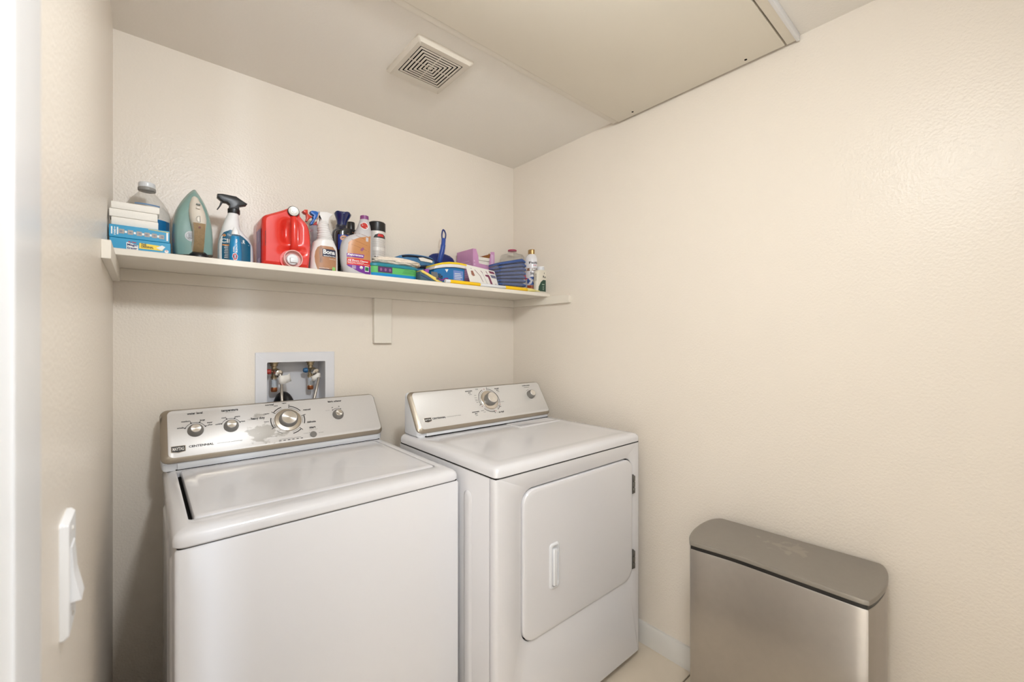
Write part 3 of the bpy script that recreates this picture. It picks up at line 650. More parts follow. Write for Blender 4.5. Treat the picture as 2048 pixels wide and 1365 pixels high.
# clear jug behind the boxes
jx, jy = .080, -.108
t = thing('clear_jug', 'empty clear plastic jug with white cap behind the foam blocks', 'jug', on_shelf(jx, jy))
JL = Loft([(ST, jx, .056), (ST + .06, jx, .057), (ST + .125, jx, .057), (ST + .150, jx, .053), (ST + .175, jx, .041), (ST + .195, jx, .027), (ST + .205, jx, .0195), (ST + .216, jx, .0185)], jy, .057, 2)
mk('bottle', JL.mesh(), CLEAR, t)
mk('neck_ring', lathe([(.0205, ST + .209), (.0215, ST + .211), (.0215, ST + .217), (.0205, ST + .219)], (jx, jy, 0), n=32), M('grey_ring', (150, 146, 142), .4), t)
mk('cap', lathe([(.020, ST + .219), (.0205, ST + .221), (.020, ST + .232), (.018, ST + .234)], (jx, jy, 0), n=32), WPLAST, t)
BLUEL = M('blue_label', (24, 112, 168), .4); PALEB = M('pale_blue_band', (110, 142, 178), .4)
patch(t, JL, [(jx - .050, ST + .02), (jx - .050, ST + .118)], [(jx + .052, ST + .02), (jx + .052, ST + .118)], BLUEL)
ql = [(0.0525,1.6578),(0.0525,1.6531)]; qr = [(0.1093,1.6567),(0.1093,1.6518)]
p = Print(lambda a, b: JL.front(a, b + (qr[0][1] - ql[0][1]) * (a - ql[0][0]) / (qr[0][0] - ql[0][0]), .0006)); p.rect((ql[0][0], qr[0][0], ql[1][1], ql[0][1]), 12, 2); mk('label_band', (p.V, p.F), PALEB, t)
p = Print(lambda a, b: JL.front(a, b, .0010)); p.text('ER', (.112, .126, ST + .055, ST + .070), True); p.text('ER', (.112, .125, ST + .074, ST + .087), True); p.build('red_lettering', REDI, t)

# iron standing on its heel
ix, iyk = .188, -.135
TEAL = M('teal_translucent_plastic', (136, 168, 161), .22, vary=.06, coat=.3); CREAM = M('cream_plastic', (226, 216, 202), .35)
t = thing('clothes_iron', 'teal and cream steam iron standing on its heel', 'iron', on_shelf(ix, -.18))
o2 = [(0.1395,1.5138),(0.1366,1.5499),(0.1366,1.5889),(0.1395,1.6235),(0.1462,1.6566),(0.1578,1.6848),(0.1725,1.7103),(0.1834,1.7253),(0.1924,1.7324),(0.2005,1.723),(0.2118,1.7042),(0.2241,1.6777),(0.2335,1.6439),(0.2388,1.6116),(0.2413,1.571),(0.2413,1.5248)]
o2 = [(a, max(b, ST + .012)) for a, b in o2]
def out3(P, y, s, cx, dz=0):
    zb = ST + .012; return [(cx + (a - cx) * s, y, zb + (b - zb) * (s + dz)) for a, b in P]
icx = sum(a for a, b in o2) / len(o2)
S2 = smoothpath([(a, b, 0) for a, b in o2], 4); S2 = [(v.x, v.y) for v in S2]
mk('sole_plate', stack([out3(S2, -.100, .985, icx), out3(S2, -.107, 1.0, icx), out3(S2, -.110, .99, icx)]), M('sole_steel', (150, 140, 132), .3, .9), t)
mk('body', stack([out3(S2, -.110, .975, icx), out3(S2, -.135, .985, icx), out3(S2, -.165, .955, icx), out3(S2, -.185, .87, icx), out3(S2, -.192, .74, icx)]), TEAL, t, angle=60)
# cream handle spine: widths from the photograph's outline
hs = [(1.5176,0.1961,0.0183),(1.5375,0.1978,0.0161),(1.5623,0.1997,0.0151),(1.5869,0.2003,0.0161),(1.6065,0.1997,0.019),(1.6258,0.1981,0.0213),(1.645,0.1959,0.0205),(1.669,0.1933,0.0161),(1.6906,0.1915,0.0098),(1.7037,0.19,0.0025)]
L = []
zt_ = hs[-1][0]
for z, cx, rx in hs:
    fz = (z - ST) / (zt_ - ST)
    dep = .176 + .042 * math.sin(math.pi * min(1, max(0, (1 - fz) * 1.05))) ** .55
    N = 20; P = []
    for i in range(N):
        a = 2 * math.pi * i / N; P.append((cx + rx * math.copysign(abs(math.cos(a)) ** .8, math.cos(a)), -dep + (.016 + .006 * fz) * (1 + math.sin(a)), z))
    L.append(P)
mk('handle', stack(L), CREAM, t, angle=60)
HLf = lambda x, z: -(.176 + .042 * math.sin(math.pi * min(1, max(0, (1 - (z - ST) / (zt_ - ST)) * 1.05))) ** .55)
p = Print(lambda a, b: (a, HLf(a, b) + .0035 * min(1, ((a - .197) / .02) ** 2) - .0022, b))
gl = [(0.1846,1.6088),(0.1872,1.5837),(0.1878,1.5546),(0.1846,1.5177)]; gr = [(0.2155,1.6083),(0.2139,1.5834),(0.2131,1.5536),(0.2115,1.5189)]
p.rows([(b, a) for a, b in gl], [(b, a) for a, b in gr], 6, 18); mk('grip', (p.V, p.F), M('tan_ribbed_grip', (150, 124, 88), .6, vary=.2, vscale=90, bump=(220, .6, .002)), t, angle=80)
def on_handle(off): return lambda a, b: (a, HLf(a, b) + .0035 * min(1, ((a - .197) / .02) ** 2) - off, b)
a = (0.2004,1.5953); p = Print(on_handle(.0035)); p.disc(a[0], a[1], .0028, n=12); p.build('indicator_light', M('dark_red_lens', (110, 28, 22), .2), t)
a = (0.2016,1.62); p = Print(on_handle(.003)); p.arc(a[0], a[1], .0090, .0098, 90, 270, 16); p.line(a[0], a[1] - .0095, a[0], a[1] + .0095, .0009); p.build('steam_dial_outline', INK, t)
b_ = [(0.198,1.667), (0.1974,1.6546)]
for k, a in enumerate(b_):
    y = HLf(a[0], a[1]); mk('button', box(a[0] - .0052, a[0] + .0052, y - .005, y + .002, a[1] - .0022, a[1] + .0022, .001), M('grey_button', (120, 124, 118), .4) if k == 0 else CREAM, t)
a = (0.1817,1.5708)
mk('gauge', lathe([(.0155, 0), (.0155, .0016), (.0145, .0022), (.001, .0022)], (a[0], -.1905, a[1]), (0, -1, 0), 32), WPLAST, t)
p = Print(flat(-.1905, .0028)); p.arc(a[0], a[1], .011, .0116, 0, 360, 32)
for k in range(5): p.rect((a[0] - .007, a[0] + .003, a[1] - .008 + k * .0035, a[1] - .0065 + k * .0035), 1, 1)
p.build('gauge_print', INK, t)
mk('heel', box(ix - .050, ix + .050, -.200, -.100, ST, ST + .0125, .005, 3), BLACK, t)
hb_ = (0.201,1.5101)
mk('cord_guard', lathe([(.026, 0), (.024, .014), (.016, .022)], (hb_[0], -.192, ST + .006), (0, -.35, 1), 20), BLACK, t)

# spray bottle with black trigger
t = thing('spray_bottle', 'white spray bottle with black trigger and dark teal label', 'spray bottle', on_shelf(.295, -.165))
SB = Loft([(1.5186,0.3002,0.0497),(1.5565,0.3002,0.0487),(1.5753,0.2984,0.0453),(1.5885,0.2957,0.0403),(1.6039,0.2903,0.0314),(1.6197,0.2878,0.0247),(1.6444,0.2903,0.0194),(1.6696,0.2944,0.0141),(1.6756,0.2947,0.0129)], -.165, .030, 2.5, ST)
WB = M('white_bottle_plastic', (236, 233, 231), .3)
mk('bottle', SB.mesh(), WB, t)
DT = M('dark_teal_label', (20, 92, 122), .35)
patch(t, SB, [(0.2526,1.5051),(0.2526,1.5614),(0.2565,1.583),(0.2646,1.5975),(0.2812,1.6069)], [(0.3385,1.5062),(0.3385,1.5684),(0.3287,1.5797),(0.3175,1.5888),(0.2861,1.6072)], DT)
nf = lambda a, b: SB.front(a, b, .0011)
p = Print(nf); p.text('Cli', (0.2569,0.2807,1.5647,1.5778), True); p.text('R', (0.3157,0.3222,1.5677,1.5796), True); p.text('Tile', (0.2734,0.2845,1.5863,1.5931))
for k in range(8): p.rect((.266 + .0006 * (k % 3), .276, ST + .020 + k * .0052, ST + .0222 + k * .0052), 1, 1)
a = (0.3106,1.5702); b = (0.335,1.5644); p.line(a[0], a[1], b[0], b[1], .0008)
a = (0.2547,1.563); b = (0.2801,1.5642); p.line(a[0], a[1], b[0], b[1], .0008)
p.build('white_lettering', WINK, t)['kind'] = 'stuff'
p = Print(nf); a = (0.2661,1.5885); p.poly([(a[0] - .005, a[1]), (a[0], a[1] + .005), (a[0] + .005, a[1]), (a[0], a[1] - .005)]); p.rect((0.2613,0.2785,1.5554,1.5596), 2, 1); p.build('gold_emblem', ORG, t)['kind'] = 'stuff'
hp = [(0.2499,1.7205),(0.2642,1.7229),(0.3004,1.7224),(0.3155,1.7134),(0.3319,1.7046),(0.3289,1.6995),(0.3085,1.692),(0.3096,1.6786),(0.2826,1.6748),(0.2812,1.6778),(0.2826,1.6929),(0.2754,1.6981),(0.2642,1.6978),(0.2593,1.7026),(0.2496,1.7106)]
mk('trigger_head', prism(hp, 'y', -.178, -.152, .003), BLACK, t)
lv = [(0.2602,1.7034),(0.266,1.6987),(0.2598,1.6854),(0.252,1.6724),(0.2492,1.6734),(0.2558,1.6859)]
mk('trigger_lever', prism(lv, 'y', -.172, -.158, .0015), BLACK, t)
nk = (0.2951,1.6725)
mk('collar', lathe([(.0165, nk[1] - .006), (.0172, nk[1] - .004), (.0172, nk[1] + .008), (.0155, nk[1] + .010)], (nk[0], -.165, 0), n=28), BLACK, t)

# bleach pen in front of it
t = thing('bleach_pen', 'blue bleach pen with white tip standing in front of the black-trigger spray bottle', 'pen', on_shelf(.288, -.25))
BP = Loft([(1.4971,0.2885,0.0164),(1.5305,0.2882,0.0167),(1.5562,0.2877,0.0154),(1.5807,0.2877,0.011),(1.5923,0.2879,0.0088),(1.6012,0.2871,0.005),(1.6055,0.2866,0.0024)], -.25, .0145, 2.1, ST)
PB = M('pen_blue', (18, 128, 178), .25, coat=.3)
zsp = (0.2864,1.5799)[1]
lo = [q for q in BP.secs if q[0] <= zsp]; hi = [q for q in BP.secs if q[0] >= zsp - .004]
A = Loft(lo, -.25, .0145, 2.1, None, 1); B = Loft(hi, -.25, .0142, 2.1, None, 1)
mk('barrel', A.mesh(28, .002), PB, t); mk('tip', B.mesh(28, .001), WB, t)
p = Print(lambda a, b: A.front(a, b, .0007)); p.text('BLEACH PEN', (0.2865,0.2908,1.5245,1.5654), True, vertical=True); p.text('GEL', (0.28,0.283,1.5244,1.544), True, vertical=True)
a = (0.2848,1.5115); dm = lambda s: [(a[0] - .0062 * s, a[1]), (a[0] - .0045 * s, a[1] + .008 * s), (a[0] + .0025 * s, a[1] + .0105 * s), (a[0] + .0068 * s, a[1] + .002 * s), (a[0] + .0045 * s, a[1] - .009 * s), (a[0] - .0025 * s, a[1] - .0105 * s)]
p.poly(dm(1.12)); p.build('white_lettering', WINK, t)
p = Print(lambda a, b: A.front(a, b, .0010)); p.poly(dm(.95)); p.build('red_diamond', REDI, t)
p = Print(lambda a, b: A.front(a, b, .0013)); p.poly(dm(.66)); p.build('blue_diamond', NAVY, t)
p = Print(lambda a, b: A.front(a, b, .0016)); p.text('CLOROX', (a[0] - .002, a[0] + .0022, a[1] - .0065, a[1] + .0065), True, vertical=True); p.build('logo_lettering', WINK, t)

# red detergent jug lying on its side
RED = M('red_plastic', (228, 52, 40), .24, vary=.04, coat=.25)
t = thing('detergent_jug', 'big red detergent jug on its side with pour spout at the shelf edge', 'jug', on_shelf(.44, -.155))
RO = [(0.3629,1.5009),(0.3629,1.5389),(0.3634,1.5961),(0.3634,1.6474),(0.3704,1.663),(0.384,1.6708),(0.4046,1.6813),(0.4238,1.691),(0.438,1.6998),(0.4525,1.7061),(0.467,1.7028),(0.4763,1.6846),(0.4856,1.6724),(0.4987,1.6607),(0.5072,1.6419),(0.5116,1.6122),(0.513,1.5798),(0.5116,1.5491),(0.5072,1.5079)]
RO = [(a, max(b, ST + .0015)) for a, b in RO]; RO[0] = (RO[0][0], ST + .0015); RO.append((RO[-1][0] - .002, ST + .0015))
rcx = sum(a for a, b in RO) / len(RO); rcz = sum(b for a, b in RO) / len(RO)
RS = smoothpath([(a, b, 0) for a, b in RO], 3); RS = [(v.x, max(v.y, ST + .001)) for v in RS]
def ro(y, i):
    s = 1 - i / .085; return [(rcx + (a - rcx) * s, y, max(ST + .001, rcz + (b - rcz) * s)) for a, b in RS]
mk('body', stack([ro(-.060, .016), ro(-.068, .007), ro(-.085, .001), ro(-.150, 0), ro(-.215, 0), ro(-.226, .001), ro(-.234, .0045), ro(-.239, .011)], True, False), RED, t, angle=70)
# front face: shallow panels, sunk to the left of the handle and around the spout
hxl, hxr = (0.4435,1.6259)[0], (0.466,1.6298)[0]; htop = (0.4533,1.6669)[1]; hbot = (0.4533,1.5627)[1]
LP = ro(-.239, .011)
def ff(x, z):
    g = math.exp(-((x - (hxl - .008)) / .014) ** 2 - ((z - (htop + hbot) / 2 - .004) / .036) ** 4)
    g2 = math.exp(-((x - (hxr + .004)) / .007) ** 2 - ((z - (htop + hbot) / 2) / .036) ** 4)
    g3 = math.exp(-((z - hbot + .006) / .010) ** 2 - ((x - (hxl + hxr) / 2) / .034) ** 4)
    return -.239 + .020 * g + .010 * g2 + .013 * g3
n = len(LP); bmj = bmesh.new(); vs = [bmj.verts.new(q) for q in LP]; bmj.faces.new(vs)
bmesh.ops.triangulate(bmj, faces=bmj.faces[:])
for _ in range(4): bmesh.ops.subdivide_edges(bmj, edges=[e for e in bmj.edges if e.calc_length() > .006], cuts=1, use_grid_fill=True); bmesh.ops.triangulate(bmj, faces=bmj.faces[:])
for v in bmj.verts:
    if not v.is_boundary: v.co.y = ff(v.co.x, v.co.z)
mk('front_face', bm2(bmj), RED, t, angle=80)
hm = (hxl + hxr) / 2
mk('handle', tube(smoothpath([(hm + .001, -.232, htop + .012), (hm + .001, -.243, htop - .002), (hm, -.251, htop - .018), (hm, -.252, (htop + hbot) / 2), (hm + .001, -.249, hbot + .012), (hm + .001, -.236, hbot - .004)], 6), .0102, 18), RED, t)
a = (0.4545,1.687); ax = Vector((-.10, -1, .12))
mk('cap_neck', lathe([(.024, -.02), (.0205, -.004), (.0185, .004)], (a[0], -.238, a[1]), ax, 32), RED, t)
mk('cap_ring', lathe([(.0172, .002), (.0178, .004), (.0178, .010), (.0160, .011)], (a[0], -.238, a[1]), ax, 32, c1=False), BLACK, t)
mk('vent_cap', lathe([(.0160, .010), (.0158, .012), (.011, .0105), (.005, .0098), (.0035, .012), (.0005, .012)], (a[0], -.238, a[1]), ax, 32), M('silvery_cap', (222, 220, 214), .35, .3), t)
a = (0.4503,1.5252); FRO = M('frosted_pink_plastic', (240, 188, 180), .3, alpha=.72); AX = Vector((-.04, -1, .06))
mk('spout_collar', lathe([(.036, -.026), (.0335, -.004), (.032, .003)], (a[0] - .005, -.240, a[1] - .001), AX, 36), RED, t)
mk('spout_cup', lathe([(.0295, .000), (.0285, .010), (.0290, .022), (.0262, .022), (.0255, .006), (.001, .005)], (a[0], -.241, a[1]), AX, 36), FRO, t)
sp = mk('spout_button', lathe([(.0185, .004), (.0180, .016), (.0160, .018), (.001, .018)], (a[0] - .001, -.241, a[1] - .002), AX, 28), WPLAST, t)
mk('button_lever', box(a[0] - .011, a[0] + .013, -.267, -.257, a[1] - .012, a[1] + .004, .002), WPLAST, sp)
PL = M('purple_label', (132, 88, 148), .3)
xl = min(q[0] for q in RS)
p = Print(lambda a, b: (xl - .0012, a, b)); p.rect((-.222, -.150, ST + .012, ST + .125), 2, 4); p.build('side_label', PL, t)
p = Print(lambda a, b: (xl - .0018, a, b)); p.rect((-.205, -.19, ST + .085, ST + .118), 1, 1); p.rect((-.215, -.165, ST + .014, ST + .030), 1, 1); p.build('side_label_print', M('pale_lilac_print', (196, 176, 206), .4), t)
p = Print(lambda a, b: (a, -.2405, b)); q = (0.3715,1.5888); p.text('LAVENDER', (q[0] - .0014, q[0] + .0016, q[1] - .024, q[1] + .020), True, vertical=True) if 0 else [p.rect((q[0] - .0010, q[0] + .0010, q[1] - .026 + k * .0062, q[1] - .0222 + k * .0062), 1, 1) for k in range(8)]
p.build('dark_code_print', M('dark_red_print', (110, 16, 20), .5), t)

# ---------------------------------------------------------------- things on the shelf (right half)
# spray bottle with red nozzle and blue trigger, behind
t = thing('trigger_bottle', 'clear spray bottle with red nozzle and blue trigger behind the red jug', 'spray bottle', on_shelf(.56, -.085))
TB = Loft([(1.5293,0.5804,0.0342),(1.5923,0.5804,0.0321),(1.6236,0.5786,0.0272),(1.6496,0.572,0.0186),(1.6669,0.5681,0.0161),(1.6867,0.5661,0.0137),(1.6935,0.5661,0.0116)], -.085, .030, 2.2, ST)
PALEV = M('pale_violet_plastic', (206, 206, 226), .25, alpha=.55)
mk('bottle', TB.mesh(), PALEV, t)
REDN = M('red_nozzle', (222, 66, 40), .35); BLUT = M('blue_trigger', (24, 104, 196), .35); DRED = M('deep_red_plastic', (206, 34, 30), .35)
mk('nozzle', prism([(0.5225,1.7385),(0.5296,1.7455),(0.54,1.7469),(0.5404,1.7343),(0.5348,1.7299),(0.5276,1.7318)], 'y', -.097, -.073, .003), REDN, t)
mk('nozzle_arm', prism([(0.5348,1.7321),(0.5404,1.7337),(0.5462,1.7288),(0.5577,1.7237),(0.5462,1.7144),(0.5389,1.7019),(0.5333,1.7042),(0.5369,1.717)], 'y', -.094, -.076, .002), REDN, t)
mk('trigger', prism([(0.5493,1.7428),(0.5556,1.7467),(0.5697,1.7479),(0.5799,1.7421),(0.5778,1.7293),(0.565,1.7112),(0.5577,1.6942),(0.5493,1.6923),(0.5503,1.7018),(0.5598,1.7169),(0.5577,1.7232),(0.5619,1.7296),(0.5503,1.7352)], 'y', -.096, -.074, .003), BLUT, t)
mk('trigger_cover', prism([(0.5697,1.7479),(0.5842,1.7497),(0.5842,1.735),(0.5778,1.727),(0.5746,1.7309)], 'y', -.094, -.076, .002), M('pale_blue_plastic', (170, 190, 218), .35), t)
mk('collar', prism([(0.5566,1.6918),(0.571,1.7089),(0.5778,1.7045),(0.5773,1.6943)], 'y', -.100, -.070, .003), DRED, t)
p = Print(lambda a, b: TB.front(a, b, .0006)); a = (0.5527,1.6716); p.disc(a[0], a[1], .0055, n=14); p.build('round_sticker', M('dusty_pink_print', (186, 150, 158), .5), t)

# white floor cleaner spray
t = thing('floor_cleaner_bottle', 'white spray bottle with translucent trigger and wood-floor picture label', 'spray bottle', on_shelf(.555, -.215))
BO = Loft([(1.4976,0.5605,0.0472),(1.5481,0.5615,0.0457),(1.5735,0.5626,0.0435),(1.5903,0.5628,0.0398),(1.6027,0.5611,0.0352),(1.6138,0.5649,0.0272),(1.6242,0.5641,0.0248),(1.6408,0.5623,0.0216),(1.6591,0.5587,0.0191),(1.6737,0.5585,0.0169),(1.6844,0.5596,0.0111)], -.215, .030, 2.4, ST)
FW = M('frosted_white_plastic', (238, 234, 232), .4, alpha=.93)
zs = (0.5656,1.6119)[1]
A = Loft([q for q in BO.secs if q[0] <= zs], -.215, .030, 2.4, None, 1)
mk('bottle', A.mesh(36), WB, t)
hi = [q for q in BO.secs if q[0] >= zs - .003]; L = []
for k in range(len(hi) * 2 - 1):
    q = hi[k // 2] if k % 2 == 0 else tuple((u + v) / 2 for u, v in zip(hi[k // 2], hi[k // 2 + 1]))
    L.append((q[0], q[1], q[2] * (1.0 + .045 * (1 if k % 4 < 2 else -1))))
mk('ribbed_neck', Loft(L, -.215, .028, 2.1, None, 1).mesh(36, .001), FW, t)
mk('trigger_head', prism([(0.5446,1.7098),(0.5486,1.7112),(0.5676,1.7143),(0.589,1.7101),(0.587,1.7054),(0.5778,1.6963),(0.5747,1.683),(0.5737,1.6723),(0.5486,1.6792),(0.5456,1.686),(0.5432,1.6918),(0.5397,1.6849),(0.5377,1.6876),(0.542,1.6978)], 'y', -.227, -.203, .003), FW, t)
mk('trigger_lever', prism([(0.542,1.6978),(0.5466,1.6956),(0.542,1.6832),(0.5397,1.6661),(0.5377,1.6668),(0.5381,1.6804)], 'y', -.221, -.209, .001), FW, t)
ll_, rr_ = [(0.5347,1.495),(0.5294,1.5098),(0.525,1.5276),(0.5236,1.5479),(0.5261,1.5666),(0.5323,1.5808),(0.5421,1.5873)], [(0.5958,1.4953),(0.5966,1.528),(0.5958,1.5595),(0.5917,1.5778),(0.582,1.589),(0.5658,1.5913),(0.548,1.5892)]
WOODL = M('wood_floor_picture', (168, 118, 84), .4, vary=.12, vscale=30, c2=(188, 140, 104))
patch(t, A, ll_, rr_, WOODL, na=14)
bf = lambda o: (lambda a, b: A.front(a, b, o))
p = Print(bf(.0010)); q = [(0.547,1.5767),(0.547,1.5499),(0.5946,1.5688),(0.5946,1.5477)]; p.rows([(q[1][1], q[1][0]), (q[0][1], q[0][0])], [(q[1][1] , q[3][0]), (q[0][1], q[2][0] - .001)], 10, 4)
q = [(0.5362,1.506),(0.5362,1.4937),(0.5799,1.502),(0.5799,1.4946)]; p.rows([(q[1][1], q[1][0]), (q[0][1], q[0][0])], [(q[1][1], q[3][0]), (q[0][1], q[2][0])], 8, 2)
p.build('navy_bands', M('dark_navy_print', (32, 36, 66), .45), t)
p = Print(bf(.0014)); p.text('Bona', (0.5496,0.5905,1.5591,1.575), True); p.text('Hardwood Floor Cleaner', (0.5509,0.5934,1.5511,1.5552), True)
p.text('Professional Series', (0.5698,0.5921,1.5415,1.5446)); p.text('Residue-free', (0.5372,0.5698,1.5076,1.5111))
p.text('Safe for hardwood floors', (0.5372,0.5678,1.4994,1.5035), True); p.text('Dries fast', (0.5372,0.5619,1.4959,1.4988), True)
p.build('white_lettering', WINK, t)
p = Print(bf(.0016)); p.rect((0.5809,0.5917,1.4968,1.5152), 3, 3); p.build('green_seal', M('light_green_print', (150, 206, 120), .45), t)
p = Print(bf(.0009)); p.rows([(b, a) for a, b in [(0.5382,1.5262),(0.5392,1.5417),(0.5372,1.5538),(0.5366,1.5701),(0.5392,1.5828)]], [(b, a) for a, b in [(0.5476,1.5273),(0.5484,1.5429),(0.5444,1.5547),(0.5456,1.5714),(0.5476,1.584)]], 3, 8); p.build('standing_leg_picture', M('skin_and_denim_print', (190, 148, 124), .5, vary=.1, vscale=60, c2=(92, 76, 66)), t)

# dark blue bottle with flared stopper, behind
DBL = M('dark_blue_glass', (20, 26, 52), .10, coat=.5); DB2 = M('deep_blue_plastic', (26, 38, 92), .16, coat=.4)
t = thing('blue_bottle', 'dark blue bottle with a flared wavy stopper behind the floor cleaners', 'bottle', on_shelf(.645, -.085))
DB = Loft([(1.5252,0.6696,0.0384),(1.5812,0.6696,0.0384),(1.6511,0.6693,0.0375),(1.6743,0.6682,0.0355),(1.687,0.6673,0.0317),(1.6973,0.6663,0.0229),(1.7043,0.6663,0.0206),(1.7113,0.6663,0.0201)], -.085, .040, 2.3, ST)
mk('bottle', DB.mesh(), DBL, t)
sr = [(1.7118,0.6693,0.0186),(1.7212,0.6697,0.0195),(1.733,0.6705,0.0222),(1.745,0.6722,0.0276),(1.7544,0.6728,0.0316),(1.7602,0.6726,0.0325)]
L = []
for k, (z, cx, rx) in enumerate(sr):
    w = (k / (len(sr) - 1)) ** 2
    L.append([(cx + rx * (1 + .018 * w * math.cos(5 * a)) * math.cos(a), -.085 + min(rx, .034) * (1 + .018 * w * math.cos(5 * a)) * math.sin(a), z + .0022 * w * math.cos(5 * a)) for a in [2 * math.pi * i / 48 for i in range(48)]])
z, cx, rx = sr[-1]
L.append([(cx + rx * .55 * math.cos(a), -.085 + min(rx, .034) * .55 * math.sin(a), z + .004) for a in [2 * math.pi * i / 48 for i in range(48)]])
mk('stopper', stack(L), DB2, t, angle=80)
# black bottle
t = thing('black_bottle', 'black bottle with ribbed black cap and blue label behind the purple-capped cleaner', 'bottle', on_shelf(.665, -.155))
KB = Loft([(1.5157,0.6609,0.0395),(1.5922,0.6609,0.0395),(1.6373,0.6609,0.0395),(1.6642,0.6603,0.039),(1.6724,0.6619,0.0362),(1.6793,0.6695,0.0275)], -.155, .028, 3, ST)
mk('bottle', KB.mesh(), M('black_glossy_plastic', (30, 30, 32), .18, coat=.3), t)
cp = [(1.6822,0.6794,0.0141),(1.7116,0.6792,0.0132)]; cz0, cz1 = cp[0][0], cp[1][0]; ccx, crx = cp[0][1], cp[0][2]
mk('cap', stack([[(ccx + crx * (1 + .025 * (i % 2)) * s * math.cos(2 * math.pi * i / 56), -.155 + crx * (1 + .025 * (i % 2)) * s * math.sin(2 * math.pi * i / 56), z) for i in range(56)] for s, z in ((1, cz0 - .002), (1, cz1 - .002), (.92, cz1))]), BLACK, t)
patch(t, KB, [(0.6248,1.5878),(0.6248,1.6532)], [(0.6842,1.5961),(0.6842,1.659)], M('royal_blue_label', (30, 56, 150), .35))
p = Print(lambda a, b: KB.front(a, b, .0011)); a = (0.6438,1.6402); p.disc(a[0], a[1], .0135, .0105, 24); p.build('orange_emblem', M('peach_print', (212, 156, 112), .45), t)
p = Print(lambda a, b: KB.front(a, b, .0015)); p.arc(a[0], a[1] - .003, .005, .0062, 30, 150, 10); p.disc(a[0] - .004, a[1] + .002, .002, n=8); p.disc(a[0] + .004, a[1] + .002, .002, n=8); p.build('emblem_lines', INK, t)

# grey floor cleaner bottle with purple cap
t = thing('purple_cap_cleaner', 'light grey bottle with purple cap and red-banded floor cleaner label', 'bottle', on_shelf(.668, -.225))
RB = Loft([(1.4971,0.6804,0.0498),(1.5218,0.6759,0.0548),(1.5499,0.6732,0.0574),(1.5827,0.673,0.0576),(1.6048,0.6743,0.0559),(1.6229,0.6775,0.0522),(1.6396,0.6856,0.0433),(1.6502,0.6967,0.0316),(1.6617,0.699,0.0284),(1.68,0.7025,0.0231),(1.698,0.7038,0.019),(1.7103,0.7045,0.0156)], -.225, .030, 2.6, ST)
GB = M('light_grey_bottle', (196, 192, 194), .3)
mk('bottle', RB.mesh(), GB, t)
cp = [(1.7103,0.7046,0.0152),(1.7252,0.7046,0.0148)]
mk('cap', lathe([(cp[0][2] * 1.0, cp[0][0]), (cp[0][2] * 1.02, cp[0][0] + .002), (cp[0][2] * 1.0, cp[1][0] - .001), (cp[0][2] * .88, cp[1][0])], (cp[0][1], -.225, 0), n=28), M('purple_cap', (134, 66, 126), .4), t)
yl = -.250
ll_ = [(0.7186,1.497),(0.6731,1.5071),(0.6365,1.5239),(0.6302,1.5295),(0.6302,1.5519),(0.6327,1.5841),(0.6365,1.6123),(0.645,1.6201),(0.6731,1.6331),(0.7164,1.6461)]
ll_ = [(a, b) for a, b in ll_]
rl_ = [(0.7189,1.497),(0.7189,1.6465)]
WF = M('honey_wood_picture', (184, 122, 74), .35, vary=.1, vscale=18, c2=(206, 150, 100))
patch(t, RB, ll_, rl_, WF, na=14, nb=24)
rf = lambda o: (lambda a, b: RB.front(a, b, o))
q = [(0.6306,1.554),(0.6319,1.5308),(0.7189,1.5544),(0.7189,1.5334)]
p = Print(rf(.0010)); p.rows([(q[1][1], q[1][0]), (q[0][1], q[0][0])], [(q[1][1], q[2][0]), (q[0][1], q[2][0])], 12, 3); p.build('red_band', M('bright_red_print', (214, 40, 36), .4), t)
zr = q[1][1]
p = Print(rf(.0010)); p.rows([(b, a) for a, b in ll_ if b <= zr + .0001] + [(zr, lerp_tab(sorted((b, a) for a, b in ll_), zr)[0])], [(b if b < zr else zr, a) for a, b in rl_], 12, 6); p.build('purple_base', M('purple_base_print', (112, 40, 146), .4), t)
q = [(0.6298,1.572),(0.6298,1.5586),(0.6929,1.5751),(0.6884,1.5626)]
p = Print(rf(.0010)); p.rows([(q[1][1], q[1][0]), (q[0][1], q[0][0])], [(q[1][1], q[3][0]), (q[0][1], q[2][0])], 8, 2); p.build('purple_banner', M('purple_banner_print', (128, 60, 160), .4), t)
p = Print(rf(.0015)); p.text('Rejuvenate', (0.6312,0.6867,1.5616,1.5711), True, .25); p.text('All Floors Cleaner', (0.6327,0.7085,1.5437,1.5505), True)
p.text('Streak Free + Residue Free', (0.6327,0.6906,1.539,1.542), True); p.text('Wood, Hardwoods, Laminate', (0.6334,0.713,1.5348,1.5378), True)
for k in range(3): a = (0.6472,1.5262); p.rect((a[0], a[0] + .014, a[1] - .004 * k, a[1] - .004 * k + .0012), 3, 1)
a = (0.6807,1.5236); p.disc(a[0], a[1], .0060, .0058); q = [(0.694,1.5305),(0.7103,1.5104)]; p.rect((q[0][0], q[1][0], q[1][1], q[0][1]), 3, 3)
p.build('white_lettering', WINK, t)
p = Print(rf(.0019)); p.rect((q[0][0] + .0012, q[1][0] - .0012, q[1][1] + .003, q[0][1] - .003), 3, 3); p.build('green_recycling_mark', M('green_print', (36, 116, 66), .45), t)
p = Print(rf(.0019)); p.arc(a[0], a[1], .002, .0045, 200, 340, 10); p.build('grey_flag_mark', GREYP, t)
p = Print(rf(.0007))
for (u0, v0), (u1, v1) in ((( .636, .150), (.716, .128)), ((.634, .131), (.716, .108)), ((.634, .112), (.712, .090)), ((.655, .158), (.716, .142))):
    for k in range(6): f0 = k / 6; f1 = (k + 1) / 6; p.line(u0 + (u1 - u0) * f0, ST + v0 + (v1 - v0) * f0, u0 + (u1 - u0) * f1, ST + v0 + (v1 - v0) * f1, .0011)
